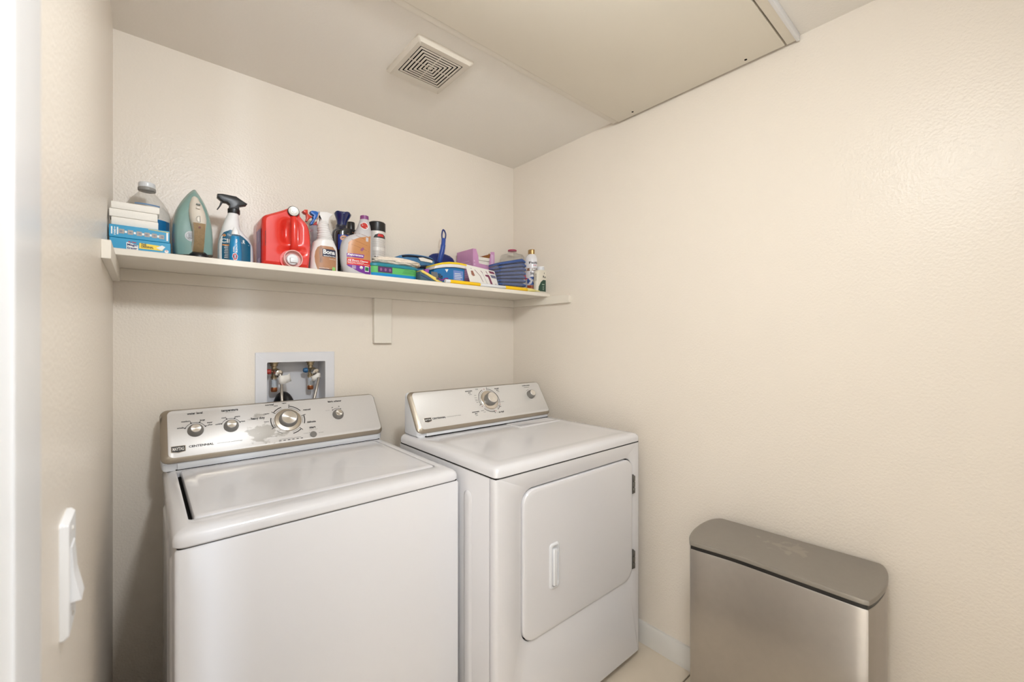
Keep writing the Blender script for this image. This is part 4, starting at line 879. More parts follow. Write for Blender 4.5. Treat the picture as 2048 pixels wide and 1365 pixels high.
p.build('plank_lines', M('brown_plank_print', (148, 92, 54), .4), t)['kind'] = 'stuff'
a = (0.6845,1.5914); s = .0085; p = Print(rf(.0011)); p.poly([(a[0] - s, a[1] - .003), (a[0] + .002, a[1] + s), (a[0] + s, a[1] + .003), (a[0] - .001, a[1] - s)]); p.build('mop_picture', M('mauve_print', (152, 92, 124), .45), t)
a = (0.7036,1.6314); p = Print(rf(.0011)); p.rect((a[0] - .005, a[0] + .005, a[1] - .008, a[1] + .007), 2, 2); p.build('pale_badge', M('pale_grey_print', (206, 200, 206), .45), t)
a = (0.696,1.6823)
p = Print(rf(.0005)); p.disc(a[0], a[1], .0150, .0148, 28); p.build('emblem_ground', WINK, t)
p = Print(rf(.0009)); p.arc(a[0], a[1], .0106, .0122, 0, 360, 32); p.arc(a[0], a[1], .0001, .0106, 0, 360, 28); p.build('emblem_red_disc', M('brick_red_print', (186, 48, 40), .45), t)
p = Print(rf(.0014)); p.line(a[0] - .008, a[1] + .008, a[0] + .008, a[1] - .008, .0026); p.build('emblem_slash', WINK, t)

# wipes canister
t = thing('wipes_canister', 'white wipes canister with black lid, right of the purple-capped bottle', 'canister', on_shelf(.79, -.125))
cp = [(1.5824,0.7957,0.0343),(1.6517,0.7968,0.0348),(1.7031,0.7984,0.0354)]
wx, wr = cp[1][1], cp[1][2] * .94
zl = (0.7848,1.7005)[1]; zt2 = (0.7999,1.7371)[1]
WC = Loft([(ST, wx, wr), (zl, wx, wr)], -.125, wr, 2, None, 1)
mk('canister', WC.mesh(40, .003), M('white_canister', (230, 224, 218), .35), t)
mk('lid', lathe([(wr + .0008, zl - .002), (wr + .0014, zl), (wr + .0012, zt2 - .004), (wr - .002, zt2), (wr * .7, zt2 + .001), (.001, zt2 + .001)], (wx, -.125, 0), n=40), BLACK, t)
wf = lambda o: (lambda a, b: WC.front(a, b, o))
p = Print(wf(.0006)); q = [(0.7696,1.6841),(0.762,1.6697),(0.8142,1.6766)]; p.rows([(q[1][1], wx - wr * .75), (q[0][1] - .003, wx - wr * .6), (q[0][1] + .003, wx - wr * .25)], [(q[1][1], wx + wr * .82), (q[0][1] - .003, wx + wr * .7), (q[0][1] + .003, wx + wr * .35)], 10, 6); p.build('black_crest', INK, t)
p = Print(wf(.0011)); p.rows([(q[1][1] + .005, wx - wr * .35), (q[0][1] + .001, wx - wr * .25)], [(q[1][1] + .005, wx + wr * .5), (q[0][1] + .001, wx + wr * .4)], 8, 2); p.build('red_crest_band', REDI, t)
p = Print(wf(.0006))
for k in range(22):
    if k in (8, 9, 10, 16, 17, 18, 19): continue
    b = q[1][1] - .006 - k * .0043; r_ = random.uniform(.55, .85); p.rect((wx - wr * .8, wx + wr * r_, b, b + .0012), 8, 1)
for a in (-.1, .3): p.rect((wx + wr * a, wx + wr * (a + .22), q[1][1] - .048, q[1][1] - .0475), 2, 1); p.rect((wx + wr * a, wx + wr * (a + .22), q[1][1] - .039, q[1][1] - .0385), 2, 1)
p.build('grey_small_print', GREYP, t)['kind'] = 'stuff'
a = (0.7787,1.5871); p = Print(wf(.0006)); p.text('20', (a[0] - .004, a[0] + .012, a[1] - .004, a[1] + .008), True); p.build('black_count', INK, t)

# green tub with a blue lid
GT = M('fresh_green_tub', (96, 186, 104), .35); TL = M('teal_lid', (34, 132, 152), .35); CY = M('bright_blue_plastic', (18, 142, 206), .35)
q = [(0.7181,1.5349),(0.9167,1.5328),(0.915,1.4969)]; gx0_, gx1_ = q[0][0] - .004, q[1][0]
t = thing('wipes_tub', 'green and blue plastic tub with teal lid at the shelf edge', 'tub', on_shelf((gx0_ + gx1_) / 2, -.205))
GZ = lambda i, z, r=.03: rz(gx0_ + i, gx1_ - i, -.258 + i, -.140 - i, r, z, 6)
mk('tub', stack([GZ(.006, ST), GZ(.004, ST + .002), GZ(.001, ST + .016), GZ(0, ST + .044)]), GT, t)
mk('blue_base', stack([GZ(.0055, ST + .0005), GZ(.0025, ST + .002), GZ(.0005, ST + .0155), GZ(.0025, ST + .0158)], False, False), CY, t)
mk('lid', stack([GZ(-.002, ST + .041), GZ(-.0035, ST + .043), GZ(-.0035, ST + .049), GZ(-.001, ST + .052), GZ(.012, ST + .0525), GZ(.014, ST + .056), GZ(.020, ST + .057)]), TL, t)
p = Print(flat(-.2580)); q2 = [(0.7396,1.5245),(0.8015,1.5045)]; p.rect((gx0_ + .03, q2[1][0], ST + .018, ST + .040), 3, 2); p.build('purple_label', M('dark_purple_print', (84, 42, 96), .4), t)
p = Print(flat(-.2588)); a = q2[1][0]
for k in range(3): p.disc(a - .010 - .018 * k, ST + .029, .0045, .006, 14)
p.build('pink_flower_print', M('mauve_flower_print', (150, 96, 140), .5), t)
p = Print(flat(-.2580)); q = [(0.8429,1.5274),(0.9052,1.5164)]; p.text('fresh', (q[0][0], q[1][0] - .006, ST + .026, ST + .036), False, .2) if 0 else [p.rect((q[0][0] + .003 * k, q[1][0] - .004 * k, ST + .022 + k * .0045, ST + .0235 + k * .0045), 1, 1) for k in range(4)]
p.build('dark_green_print', M('dark_green_print', (58, 130, 72), .5), t)

# cream fluffy duster head on the tub
def fluffy(c, r, n, seed, spike):
    rnd = random.Random(seed); bm = bmesh.new(); bmesh.ops.create_icosphere(bm, subdivisions=5, radius=1)
    ph = [(Vector((rnd.uniform(-1, 1), rnd.uniform(-1, 1), rnd.uniform(-1, 1))).normalized(), rnd.uniform(.6, 1)) for _ in range(n)]
    for v in bm.verts:
        d = v.co.normalized(); m = 0
        for w, s in ph:
            k = d.dot(w)
            if k > .93: m = max(m, s * (k - .93) / .07)
        e = 1 + spike * m + rnd.uniform(-.03, .03)
        v.co = (c[0] + d.x * r[0] * e, c[1] + d.y * r[1] * e, c[2] + d.z * r[2] * e)
    return bm2(bm)
q = [(0.7365,1.553),(0.9312,1.5702)]
FLU = M('cream_plush', (236, 222, 206), .95, vary=.08, vscale=60, bump=(180, .8, .003))
t = mk('fluffy_duster', fluffy(((q[0][0] + q[1][0]) / 2 + .006, -.195, ST + .0715), ((q[1][0] - q[0][0]) / 2 - .004, .050, .0165), 190, 3, .26), FLU, angle=80, loc=((q[0][0] + q[1][0]) / 2, -.195, ST + .06))
tag(t, 'cream fluffy duster pad lying on the green tub', 'duster')

# blue microfibre cloths
CLO = M('blue_microfibre', (62, 112, 160), .95, vary=.2, vscale=120, bump=(260, .8, .003), c2=(92, 142, 184)); DKE = M('dark_cloth_edge', (18, 26, 44), .8)
def folded(name, lab, prof, y0, y1, mat, group=None):
    """soft folded cloth: outline (x, z) with rounded long sides"""
    S = [(v.x, v.y) for v in smoothpath([(a, b, 0) for a, b in prof + [prof[0]]], 4)[:-1]]
    cx = sum(a for a, b in S) / len(S); cz = sum(b for a, b in S) / len(S)
    lp = lambda y, s: [(cx + (a - cx) * s, y, cz + (b - cz) * s) for a, b in S]
    o = mk(name, stack([lp(y0, .86), lp(y0 + .006, .97), lp(y0 + .018, 1), lp(y1 - .018, 1), lp(y1 - .006, .97), lp(y1, .86)]), mat, loc=(cx, (y0 + y1) / 2, min(b for a, b in S)), angle=75)
    return tag(o, lab, 'cloth', group)
pr = [(0.8639,1.5956),(0.8871,1.6125),(0.9106,1.6225),(0.9484,1.6294),(1.0016,1.6308),(1.0457,1.6267),(1.0625,1.6157),(1.0644,1.5928),(1.0345,1.5811),(0.9837,1.5769),(0.914,1.5737),(0.8705,1.5763)]
t = thing('cleaning_mitt', 'blue fuzzy cleaning mitt with dark edging and white tag behind the green tub', 'cloth', (pr[0][0] + .06, -.09, ST))
S = [(v.x, v.y) for v in smoothpath([(a, b, 0) for a, b in pr + [pr[0]]], 4)[:-1]]; cx = sum(a for a, b in S) / len(S); cz = sum(b for a, b in S) / len(S)
lp_ = lambda y, s: [(cx + (a - cx) * s, y, cz + (b - cz) * s) for a, b in S]
mk('fuzzy_body', stack([lp_(-.136, .86), lp_(-.131, .97), lp_(-.120, 1), lp_(-.060, 1), lp_(-.050, .97), lp_(-.045, .86)]), CLO, t, angle=75)
mk('lower_fold', box(cx - .085, cx + .080, -.132, -.055, ST, cz - .004, .008, 3), CLO, t)
e1 = [(0.9025,1.6132),(0.9348,1.6183),(0.9766,1.6197),(1.0235,1.6187),(1.0512,1.613)]
mk('dark_edging', tube(smoothpath([(a, -.1375, b) for a, b in e1], 5), .0042, 8), DKE, t)
tg = [(0.9773,1.6157),(0.9988,1.6191),(1.0481,1.6124),(1.0463,1.601),(1.0223,1.602),(0.988,1.6026)]
mk('care_tag', ([(a, -.1395 - .001 * (k % 2), b) for k, (a, b) in enumerate(tg)] + [(a, -.1405 - .001 * (k % 2), b) for k, (a, b) in enumerate(tg)], [tuple(range(6)), tuple(range(11, 5, -1))] + [(i, (i + 1) % 6, 6 + (i + 1) % 6, 6 + i) for i in range(6)]), PAPER, t, smooth=False)
e2 = [(0.9569,1.5722),(0.9816,1.5815),(1.0103,1.5867),(1.0359,1.5871),(1.0563,1.5813),(1.0212,1.5741)]
mk('folded_strap', prism(e2, 'y', -.1435, -.110, .003), DKE, t)

# yellow-edged scrubbing pad
GP = M('slate_blue_scrub_pad', (66, 88, 108), .9, vary=.3, vscale=70, bump=(200, .8, .003), c2=(84, 116, 120)); YS = M('pale_yellow_sponge', (236, 208, 108), .85, bump=(240, .5, .002))
lo_ = [(0.9124,1.5322),(0.9181,1.5349),(0.9379,1.5245),(0.9746,1.5072),(1.0199,1.4944),(1.0324,1.4891),(1.0199,1.4875),(0.9807,1.4909),(0.9449,1.494),(0.9147,1.4994)]
t = thing('scrub_pad', 'slate blue scrubbing pad with pale yellow edge lying by the green tub', 'sponge', (sum(a for a, b in lo_) / len(lo_), -.24, ST))
lo_ = [(a, max(b, ST + .0008)) for a, b in lo_]
mk('pad', prism(lo_, 'y', -.274, -.185, .003), GP, t)
up = [(0.9147,1.5373),(0.9228,1.5388),(0.9461,1.5293),(0.9699,1.5192),(0.9843,1.5143),(0.9843,1.5069),(0.9989,1.503),(1.0312,1.4952),(1.0337,1.4885),(1.0187,1.492),(0.9892,1.4957),(0.9747,1.5039),(0.9438,1.5197),(0.917,1.5304)]
up = [(a, max(b, ST + .001)) for a, b in up]
mk('yellow_edge', prism(up, 'y', -.279, -.190, .002), YS, t)
bd_ = [(0.916,1.5203),(0.9334,1.5148),(0.9616,1.5047),(0.9664,1.5024),(0.9616,1.5013),(0.9334,1.5111),(0.9167,1.5162)]
mk('blue_stripe', prism(bd_, 'y', -.2765, -.27, .0006), M('cobalt_cloth', (56, 76, 140), .85), t)

# dark blue dustpan brush: round head with an upright handle
t = thing('dish_brush', 'dark blue round scrubber with upright handle and hanging hole', 'brush', on_shelf(1.125, -.085))
hd = [(1.0903,1.6469),(1.1689,1.6769),(1.2396,1.6446)]
hcx = (hd[0][0] + hd[2][0]) / 2; hz = hd[1][1]; hr = (hd[2][0] - hd[0][0]) / 2 + .004
DKB = M('navy_plastic', (24, 42, 108), .35)
mk('head', stack([[(hcx + r_ * math.cos(a), -.0235 + .0225 * (r_ / hr) * math.sin(a), z) for a in [2 * math.pi * k / 40 for k in range(40)]] for r_, z in ((hr * .96, ST + .001), (hr, ST + .006), (hr, hz - .050), (hr * .96, hz - .034), (hr * .84, hz - .018), (hr * .62, hz - .007), (hr * .34, hz - .0015), (.001, hz))]), DKB, t)
hp = [(1.1148,1.6277),(1.1148,1.6444),(1.1209,1.6737),(1.1258,1.7031),(1.1291,1.7298)]
mk('handle', tube(smoothpath([(hp[0][0], -.090, hp[0][1] - .006), (hp[1][0] + .001, -.098, hp[1][1]), (hp[2][0], -.104, hp[2][1]), (hp[3][0], -.104, hp[3][1]), (hp[4][0], -.102, hp[4][1])], 6), [.0120] * 12 + [.0112] * 6 + [.0098] * 6 + [.0085], 14), M('cobalt_handle', (30, 72, 160), .3, coat=.3), t)
hl = [(1.1205,1.7293),(1.1196,1.747),(1.1232,1.7642),(1.1274,1.7702),(1.1343,1.7649),(1.1399,1.7515),(1.1385,1.7357),(1.1351,1.7299)]
mk('hanging_loop', tube(smoothpath([(a, -.102, b) for a, b in hl] + [(hl[0][0], -.102, hl[0][1])], 5), .0036, 8), DKB, t)

# blue pack with a yellow curved top
t = thing('wipes_pack', 'blue wipes pack with curved yellow and white lid', 'tub', on_shelf(1.10, -.19))
WPB = M('blue_wipes_pack', (34, 98, 168), .3, vary=.2, vscale=14, c2=(26, 130, 186))
bt = [(1.0056,1.51),(1.0093,1.5585),(1.0244,1.5646),(1.0706,1.5738),(1.1237,1.5776),(1.1663,1.5759),(1.1654,1.5272)]
bt = [(bt[0][0], ST + .001)] + bt[1:6] + [(bt[6][0], ST + .001)]
mk('pack', prism(bt, 'y', -.222, -.150, .006, 3), WPB, t)
bw = [(1.0051,1.5594),(1.0101,1.5735),(1.0429,1.5829),(1.0844,1.59),(1.1271,1.5928),(1.1712,1.5923),(1.1726,1.5767),(1.149,1.5782),(1.1083,1.5777),(1.0687,1.5736),(1.0327,1.5662)]
mk('white_band', prism(bw, 'y', -.228, -.146, .0025), M('white_lid_plastic', (228, 224, 222), .35), t)
by = [(1.0088,1.5734),(1.0126,1.5808),(1.0429,1.5906),(1.0791,1.5977),(1.1217,1.6006),(1.1698,1.5979),(1.1718,1.5895),(1.1271,1.5917),(1.0844,1.5891),(1.0429,1.5822)]
mk('yellow_lid', prism(by, 'y', -.230, -.144, .0025), M('yellow_lid_plastic', (244, 208, 28), .35), t)
q = [(1.1044,1.5726),(1.1601,1.5271)]
p = Print(flat(-.222, .0007)); p.rect((q[0][0], q[1][0] - .004, ST + .008, q[0][1] - .008), 2, 2); p.build('pale_side_panel', M('periwinkle_print', (118, 144, 206), .4), t)
p = Print(flat(-.222, .0012))
for k in range(6): p.rect((q[0][0] + .006, q[1][0] - .010 - .004 * (k % 3), ST + .016 + k * .0075, ST + .0185 + k * .0075), 1, 1)
p.build('small_white_print', WINK, t)['kind'] = 'stuff'
q = [(1.0227,1.5284),(1.0507,1.5467),(1.0688,1.5642),(0.9953,1.5452),(1.0152,1.532)]
p = Print(flat(-.222, .0007)); p.rows([(ST + .010, q[3][0]), (q[1][1], q[3][0] - .002)], [(ST + .010, q[0][0] + .012), (q[1][1], q[0][0])], 3, 3); p.build('grey_corner_panel', M('dark_grey_panel', (112, 112, 116), .45), t)
p = Print(flat(-.222, .0012)); p.text('3In', (q[0][0], q[1][0] - .004, ST + .022, ST + .046), True, .2); p.build('black_lettering', INK, t)
p = Print(flat(-.222, .0012)); a = q[2]; p.poly([(a[0] - .008, a[1]), (a[0] + .010, a[1] + .002), (a[0] + .001, a[1] - .013)]); p.build('white_emblem', WINK, t)
q = [(0.9695,1.5558),(0.9902,1.5581),(0.9841,1.5359),(0.9683,1.5364)]
t = mk('scrub_brush_refill', prism(q, 'y', -.215, -.190, .002), M('bright_purple_plastic', (152, 74, 178), .4), loc=(q[0][0], -.2, q[2][1])); tag(t, 'small bright purple plastic packet tucked beside the blue wipes pack', 'packet')
q = [(1.0026,1.5136),(1.0174,1.5075),(1.0324,1.5154),(1.045,1.5177),(1.0488,1.5115)]
t = mk('elastic_loop', tube(smoothpath([(a, -.268, max(b, ST + .003)) for a, b in q], 6), .0028, 8), M('magenta_cord', (132, 44, 126), .5), loc=(q[0][0], -.268, ST)); tag(t, 'short purple cord loop lying behind the end of the yellow stick', 'cord')

# pink carton of dryer sheets, torn open at the front
PKM = M('orchid_pink_carton', (206, 150, 192), .5, vary=.06, vscale=14); PK2 = M('pale_orchid_print', (222, 184, 214), .5); BRN = M('brown_card_inside', (150, 98, 48), .8)
c0_ = (1.2502,1.691); c1_ = (1.3811,1.5985); c2_ = (1.3593,1.6896)
X0, X1 = c0_[0], c1_[0]; Z1 = c0_[1]; Y0_, Y1_ = -.165, -.030
t = thing('dryer_sheet_box', 'orchid pink carton torn open at the front with white sheets inside', 'box', ((X0 + X1) / 2, (Y0_ + Y1_) / 2, ST))
T_ = .0012
mk('left_side', box(X0, X0 + T_, Y0_, Y1_, ST, Z1), PKM, t); mk('right_side', box(X1 - T_, X1, Y0_, Y1_, ST, Z1 - .004), PKM, t)
mk('back_side', box(X0, X1, Y1_ - T_, Y1_, ST, Z1), PKM, t); mk('bottom_side', box(X0, X1, Y0_, Y1_, ST, ST + T_), PKM, t)
fr = [(1.2511,1.6911),(1.2696,1.6913),(1.2817,1.6612),(1.2863,1.625),(1.3466,1.6198),(1.3577,1.6888),(1.3801,1.6919),(1.3811,1.5985)]
mk('front_side', prism([(X0, ST)] + fr[:-1] + [(X1, ST)], 'y', Y0_, Y0_ + T_), PKM, t)
mk('torn_flap', prism([(fr[5][0] - .014, Z1 - .026), (fr[5][0] + .001, Z1 - .005), (fr[5][0] + .001, Z1 - .030), (fr[5][0] - .002, Z1 - .033)], 'y', Y0_ + .012, Y0_ + .0135), BRN, t)
mk('inner_lining', join(box(X1 - T_ - .0006, X1 - T_, Y0_ + .002, Y1_ - .002, ST + .002, Z1 - .005), box(X0 + .002, X1 - .002, Y1_ - T_ - .0006, Y1_ - T_, ST + .002, Z1 - .002)), BRN, t)
sheets = []
zb_ = ST + .002
for k in range(9):
    z = zb_ + (fr[3][1] + .035 - zb_) * k / 9
    sheets.append(box(X0 + .004 + random.uniform(0, .003), X1 - .006 - random.uniform(0, .004), Y0_ + .006 + random.uniform(0, .004), Y1_ - .006, z, z + (fr[3][1] + .035 - zb_) / 9 - .0010, .0015, 1))
for s in sheets: mk('dryer_sheet', s, M('white_sheet', (238, 232, 222), .9) if 'white_sheet' not in bpy.data.materials else bpy.data.materials['white_sheet'], t)
p = Print(lambda a, b: (X0 - .0006, a, b))
for k in range(8): p.rect((Y0_ + .018 + .01 * (k % 3), Y1_ - .020 - .012 * (k % 2), ST + .060 + k * .011, ST + .0635 + k * .011), 1, 1)
p.build('side_print', PK2, t)['kind'] = 'stuff'
p = Print(flat(Y0_, .0006)); p.rect((fr[5][0] + .002, fr[6][0] - .006, fr[4][1] - .008, fr[5][1] - .012), 1, 1)
for k in range(4): p.rect((X0 + .005, X0 + .018 - .002 * k, ST + .085 + .016 * k, ST + .093 + .016 * k), 1, 1)
p.build('front_print', PK2, t)['kind'] = 'stuff'

# white instruction leaflet leaning on the boxes
lf = [(1.165,1.5986),(1.3325,1.5845)]; lb = [(1.1711,1.5117),(1.337,1.5183)]
A0 = Vector((lf[0][0], -.225, lf[0][1])); B0 = Vector((lf[1][0], -.225, lf[1][1])); D0_ = Vector((lb[0][0], -.258, ST + .012)); C0 = Vector((lb[1][0], -.258, ST + .012))
n0_ = (B0 - A0).cross(D0_ - A0); C0.y = A0.y - (n0_.x * (C0.x - A0.x) + n0_.z * (C0.z - A0.z)) / n0_.y
t = thing('leaflet', 'white instruction leaflet with maroon tool pictures leaning on the pink carton', 'leaflet', tuple((D0_ + C0) / 2))
nn = (B0 - A0).cross(D0_ - A0).normalized(); nn = nn if nn.y < 0 else -nn
LM = lambda o: (lambda u, v: tuple((A0.lerp(B0, u)).lerp(D0_.lerp(C0, u), 1 - v) + nn * o))
p = Print(LM(0)); p.rect((0, 1, 0, 1), 4, 4); n = len(p.V); V = p.V + [LM(-.0006)(*q) for q in [(0, 0), (1, 0), (1, 1), (0, 1)]]
mk('sheet', stack([[LM(0)(*q) for q in ((0, 0), (1, 0), (1, 1), (0, 1))], [LM(-.0007)(*q) for q in ((0, 0), (1, 0), (1, 1), (0, 1))]]), PAPER, t, smooth=False)
MAR = M('maroon_print', (128, 58, 88), .5)
p = Print(LM(.0009))
p.line(.27, .80, .42, .50, .018); p.line(.42, .50, .46, .15, .014); p.line(.48, .82, .53, .70, .022); p.line(.67, .86, .70, .70, .022)
p.poly([(.60, .62), (.73, .66), (.76, .58), (.79, .10), (.72, .10), (.69, .50), (.61, .54)]); p.poly([(.77, .92), (.95, .92), (.98, .78), (.80, .78)]); p.line(.90, .16, .91, .06, .02)
p.build('maroon_pictures', MAR, t)['kind'] = 'stuff'
p = Print(LM(.0009)); p.line(.52, .70, .60, .05, .008); p.poly([(.79, .68), (.97, .68), (.99, .50), (.82, .50)]); p.line(.15, .84, .17, .80, .02); p.build('slate_pictures', M('slate_print', (112, 112, 138), .5), t)['kind'] = 'stuff'
p = Print(LM(.0009)); p.poly([(.13, .70), (.20, .72), (.23, .46), (.16, .42), (.12, .50)]); p.build('brown_picture', M('brown_print', (160, 108, 92), .5), t)

# bag of folded blue cloths in clear wrap
BC = M('denim_blue_cloth', (72, 98, 158), .95, vary=.18, vscale=60, bump=(160, .6, .004), c2=(58, 84, 144))
q = [(1.3334,1.6245),(1.5212,1.6672),(1.5212,1.5324),(1.3535,1.5158)]
bx0, bx1 = q[0][0] + .006, (1.5078,1.6061)[0]
t = thing('cloth_bag', 'clear bag of folded denim blue cloths near the right wall', 'bag', on_shelf((bx0 + bx1) / 2, -.215))
zt0, zt1 = q[0][1], q[1][1]; nl = 8; rnd = random.Random(8)
for k in range(nl):
    f0, f1 = k / nl, (k + 1) / nl - .012
    e = rnd.uniform(-.004, .004); e2 = rnd.uniform(-.004, .003)
    L = []
    for i in range(9):
        u = i / 8; x = bx0 + e + (bx1 + e2 - bx0 - e) * u; zt_k = zt0 + (zt1 - zt0) * u - .012 * (u > .93)
        za = ST + .004 + (zt_k - ST - .004) * f0; zb2 = ST + .004 + (zt_k - ST - .004) * f1; zm = (za + zb2) / 2; h = (zb2 - za) / 2; s = .75 if i in (0, 8) else 1
        L.append([(x, -.216 + .044 * math.copysign(abs(math.cos(a)) ** .35, math.cos(a)) * (1 if i not in (0, 8) else .92), zm + h * s * math.copysign(abs(math.sin(a)) ** .7, math.sin(a))) for a in [2 * math.pi * j / 20 for j in range(20)]])
    mk('folded_cloth', stack(L), BC, t, angle=70)
WRAP = bpy.data.materials.new('clear_wrap'); WRAP.use_nodes = True; nt = WRAP.node_tree; nt.nodes.clear()
a_, b_, c_, d_, n_, u_ = [nt.nodes.new(k) for k in ('ShaderNodeBsdfTransparent', 'ShaderNodeBsdfGlossy', 'ShaderNodeMixShader', 'ShaderNodeOutputMaterial', 'ShaderNodeTexNoise', 'ShaderNodeBump')]
n_.inputs['Scale'].default_value = 45; u_.inputs['Strength'].default_value = .9; u_.inputs['Distance'].default_value = .01
b_.inputs['Roughness'].default_value = .12; c_.inputs[0].default_value = .17
nt.links.new(n_.outputs['Fac'], u_.inputs['Height']); nt.links.new(u_.outputs[0], b_.inputs['Normal']); nt.links.new(a_.outputs[0], c_.inputs[1]); nt.links.new(b_.outputs[0], c_.inputs[2]); nt.links.new(c_.outputs[0], d_.inputs[0])
L = []
for i in range(9):
    u = i / 8; x = bx0 - .004 + (bx1 + .016 - bx0) * u; zt_k = zt0 + (zt1 - zt0) * min(1, u) + .002; s = (.80 if i == 0 else .45 if i == 8 else .93 if i == 7 else 1); zm = (ST + .002 + zt_k) / 2; h = (zt_k - ST - .002) / 2
    L.append([(x, -.216 + .047 * s * math.copysign(abs(math.cos(a)) ** .4, math.cos(a)), zm + h * (s if i != 8 else .9) * math.copysign(abs(math.sin(a)) ** .5, math.sin(a))) for a in [2 * math.pi * j / 28 for j in range(28)]])
mk('clear_wrap', stack(L), WRAP, t, angle=80)

# clear bottle with pink cap behind the bag
q = [(1.7048,1.5829,0.0739),(1.7136,1.5771,0.0439),(1.7207,1.5768,0.0298),(1.7303,1.5774,0.0251),(1.7369,1.5772,0.023)]
t = thing('clear_bottle', 'clear bottle with pink cap behind the bag of blue cloths', 'bottle', on_shelf(q[-1][1], -.072))
q = [(z, q[-1][1], r) for z, c_, r in q]; q = [(ST, q[0][1], .063), (ST + .11, q[0][1], .065)] + [(z, c_, min(r, .065)) for z, c_, r in q]
CB_ = Loft(q, -.072, .065, 2, None, 3); mk('bottle', CB_.mesh(), CLEAR, t)
z, c_, r_ = q[-1]
mk('cap', lathe([(r_ * 1.02, z - .001), (r_ * 1.05, z + .001), (r_ * 1.03, z + .006), (r_ * .9, z + .0075)], (c_, -.072, 0), n=30), M('raspberry_cap', (178, 52, 92), .35), t)
# small bottle with crimson cap
q = [(1.5403,1.5708,0.0132),(1.5679,1.5716,0.0124),(1.5741,1.5762,0.0062)]
t = thing('small_crimson_bottle', 'small white bottle with crimson cap squeezed beside the starch can', 'bottle', on_shelf(q[1][1], -.165))
L = Loft([(ST, q[0][1], q[0][2])] + q[1:], -.165, .012, 2.2, ST, 1); mk('bottle', L.mesh(24, .002), WB, t)
q = [(1.5684,1.5974),(1.5824,1.5988),(1.5856,1.583),(1.5981,1.5819),(1.5965,1.5783),(1.5824,1.5747),(1.5684,1.5733),(1.5731,1.5864)]
mk('cap', prism(q, 'y', -.174, -.156, .002), M('crimson_cap', (190, 24, 66), .35), t)

# starch spray can with gold cap
q = [(1.5467,1.6496,0.0386),(1.6318,1.6513,0.041),(1.6837,1.6513,0.0403),(1.6956,1.6521,0.037),(1.7051,1.6524,0.0326),(1.7132,1.6517,0.026),(1.7168,1.6516,0.0221)]
t = thing('starch_can', 'white spray can with gold cap by the right wall', 'spray can', on_shelf(q[0][1], -.15))
q = [(z, q[1][1], r) for z, c_, r in q]
SCN = Loft([(ST, q[0][1], q[0][2])] + q, -.15, .06, 2, ST, 2); mk('can', SCN.mesh(36, .003), M('white_can', (238, 236, 240), .25, coat=.3), t)
g = [(1.7166,1.6502,0.0223),(1.7414,1.6502,0.0216)]; gx, gr = q[0][1], g[0][2]
mk('gold_cap', lathe([(gr, g[0][0] - .002), (gr, g[1][0] - .002), (gr * .92, g[1][0]), (.001, g[1][0])], (gx, -.15, 0), n=32), M('antique_gold', (176, 142, 92), .3, .7), t)
sf = lambda o: (lambda a, b: SCN.front(a, b, o))
yz = -.185
p = Print(sf(.0006)); p.text('Faultless', (1.6131,1.6657,1.6613,1.674), True); p.text('Starch', (1.6163,1.6542,1.6039,1.6178), True); p.build('dark_lettering', M('charcoal_print', (70, 66, 74), .5), t)
p = Print(sf(.0006)); p.rect((1.5992,1.6608,1.624,1.6389), 8, 2); p.build('bronze_band', M('bronze_print', (134, 92, 64), .45), t)
p = Print(sf(.0010)); p.text('PREMIUM', (1.6024,1.6601,1.6255,1.6377), True); p.build('cream_lettering', WINK, t)
a = (1.6348,1.6535); p = Print(sf(.0006)); p.disc(a[0] - .004, a[1], .003, n=10); p.disc(a[0] + .004, a[1], .003, n=10); p.build('red_star_print', M('rose_print', (206, 120, 140), .5), t)
a = (1.622,1.571); p = Print(sf(.0006)); p.disc(a[0] + .004, a[1], .019, .022); p.build('blue_oval', M('cobalt_print', (28, 78, 160), .4), t)
p = Print(sf(.0011)); p.poly([(a[0] - .004, a[1] - .013), (a[0] + .001, a[1] + .006), (a[0] + .005, a[1] + .009), (a[0] + .009, a[1] - .009)]); p.build('white_iron_picture', WINK, t)
p = Print(sf(.0006)); p.rect((a[0] - .014, a[0] + .018, ST + .004, a[1] - .0225), 8, 2); p.build('orange_base_print', M('rust_print', (178, 84, 44), .45), t)

# small dark green bottle with white cap at the shelf end
q = [(1.5061,1.6332,0.0464),(1.5733,1.6324,0.0424),(1.6051,1.6303,0.0389),(1.6142,1.6305,0.0328),(1.6183,1.6304,0.0248)]
t = thing('green_bottle', 'small dark green and white bottle with white cap at the shelf end', 'bottle', on_shelf(q[0][1], -.235))
GBL = Loft([(ST, q[0][1], q[0][2])] + q, -.235, .020, 3, ST, 2); mk('bottle', GBL.mesh(36, .002), M('ivory_bottle', (232, 224, 208), .4), t)
g = [(1.6188,1.6308,0.0195),(1.6382,1.6308,0.0182)]
mk('cap', lathe([(g[0][2], g[0][0] - .003), (g[0][2] * 1.02, g[0][0]), (g[0][2], g[1][0] - .002), (g[0][2] * .9, g[1][0])], (g[0][1], -.235, 0), n=28), WPLAST, t)
patch(t, GBL, [(1.5966,1.5043),(1.6004,1.5327),(1.613,1.5563),(1.6289,1.568)], [(1.6637,1.5083),(1.6618,1.5379),(1.6579,1.565),(1.6553,1.5785)], M('bottle_green_label', (40, 72, 58), .35), na=8)
gf = lambda o: (lambda a, b: GBL.front(a, b, o))
p = Print(gf(.0006)); p.text('Ro', (1.6269,1.6494,1.5782,1.5902), True); a = (1.6365,1.6026); p.poly([(a[0] - .0022, a[1] - .003), (a[0] + .0022, a[1] - .003), (a[0], a[1] + .006)])
for k in range(6): b = (1.5751,1.595)[1] - k * .0062; xa = (1.5813,1.5666)[0]; p.rect((xa, xa + .011, b, b + .0013), 2, 1)
p.build('dark_lettering', INK, t)['kind'] = 'stuff'
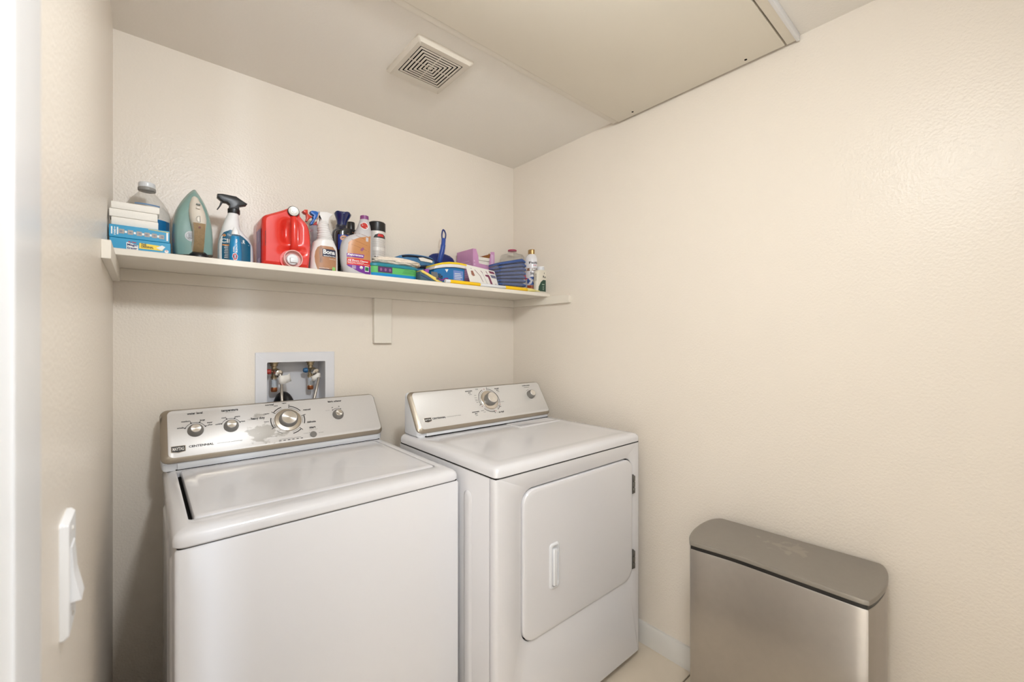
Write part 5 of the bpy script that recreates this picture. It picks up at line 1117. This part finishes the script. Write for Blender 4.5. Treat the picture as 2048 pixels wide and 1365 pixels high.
p = Print(gf(.0010)); a = (1.6205,1.5433)
p.rect((a[0], a[0] + .017, a[1] - .001, a[1] + .0035), 3, 1)
for k in range(4): p.rect((a[0] + .004, a[0] + .016 - .002 * (k % 2), a[1] - .010 - k * .0055, a[1] - .0078 - k * .0055), 2, 1)
p.build('pale_green_print', M('sage_print', (168, 190, 170), .5), t)['kind'] = 'stuff'

# yellow and white duster stick along the shelf edge
YLW = M('sunny_yellow_plastic', (248, 200, 18), .35); PYL = M('pale_lime_plastic', (226, 214, 132), .35)
q = [(1.0311,1.4989),(1.0539,1.4998)]; r4 = [(1.0303,1.5),(1.0536,1.4993),(1.2107,1.5061),(1.3584,1.5014),(1.4967,1.5066),(1.536,1.5077),(1.5532,1.5062),(1.5852,1.5074)]
zc_ = ST + .0085; xs = [a for a, b in r4]
t = thing('duster_stick', 'yellow and white duster handle lying along the shelf edge', 'duster', (xs[3], -.272, ST))
cyl = lambda xa, xb, ra, rb: lathe([(ra * .9, xa), (ra, xa + .0015), (rb, xb - .0015), (rb * .9, xb)], (0, -.2735, zc_), (1, 0, 0), 22)
mk('white_end', cyl(xs[0], xs[1], .0082, .0082), WPLAST, t); mk('yellow_sleeve', cyl(xs[1], xs[2], .0082, .0085), YLW, t)
mk('white_middle', cyl(xs[2], xs[3], .0074, .0074), WPLAST, t); mk('yellow_grip', cyl(xs[3], xs[4], .0090, .0095), YLW, t)
mk('pale_tip', lathe([(.0088, xs[4]), (.0094, xs[4] + .002), (.0088, xs[5]), (.0050, xs[6]), (.0032, xs[6] + .006), (.0030, xs[7] - .003), (.0024, xs[7])], (0, -.2735, zc_), (1, 0, 0), 22), PYL, t)
# folded cardboard strip behind the stick
q = [(1.0686,1.5137),(1.2156,1.5114)]
t = thing('card_strip', 'narrow white card strip with purple marks behind the yellow stick', 'card', (q[0][0] + .05, -.252, ST))
mk('card', box(q[0][0], q[1][0], -.262, -.242, ST + .0005, ST + .0125, .0008, 1), PAPER, t)
p = Print(flat(-.262, .0005))
for k in range(4): p.rect((q[1][0] - .075 + .019 * k, q[1][0] - .064 + .019 * k, ST + .007, ST + .0105), 1, 1)
p.build('purple_marks', MAR, t)['kind'] = 'stuff'
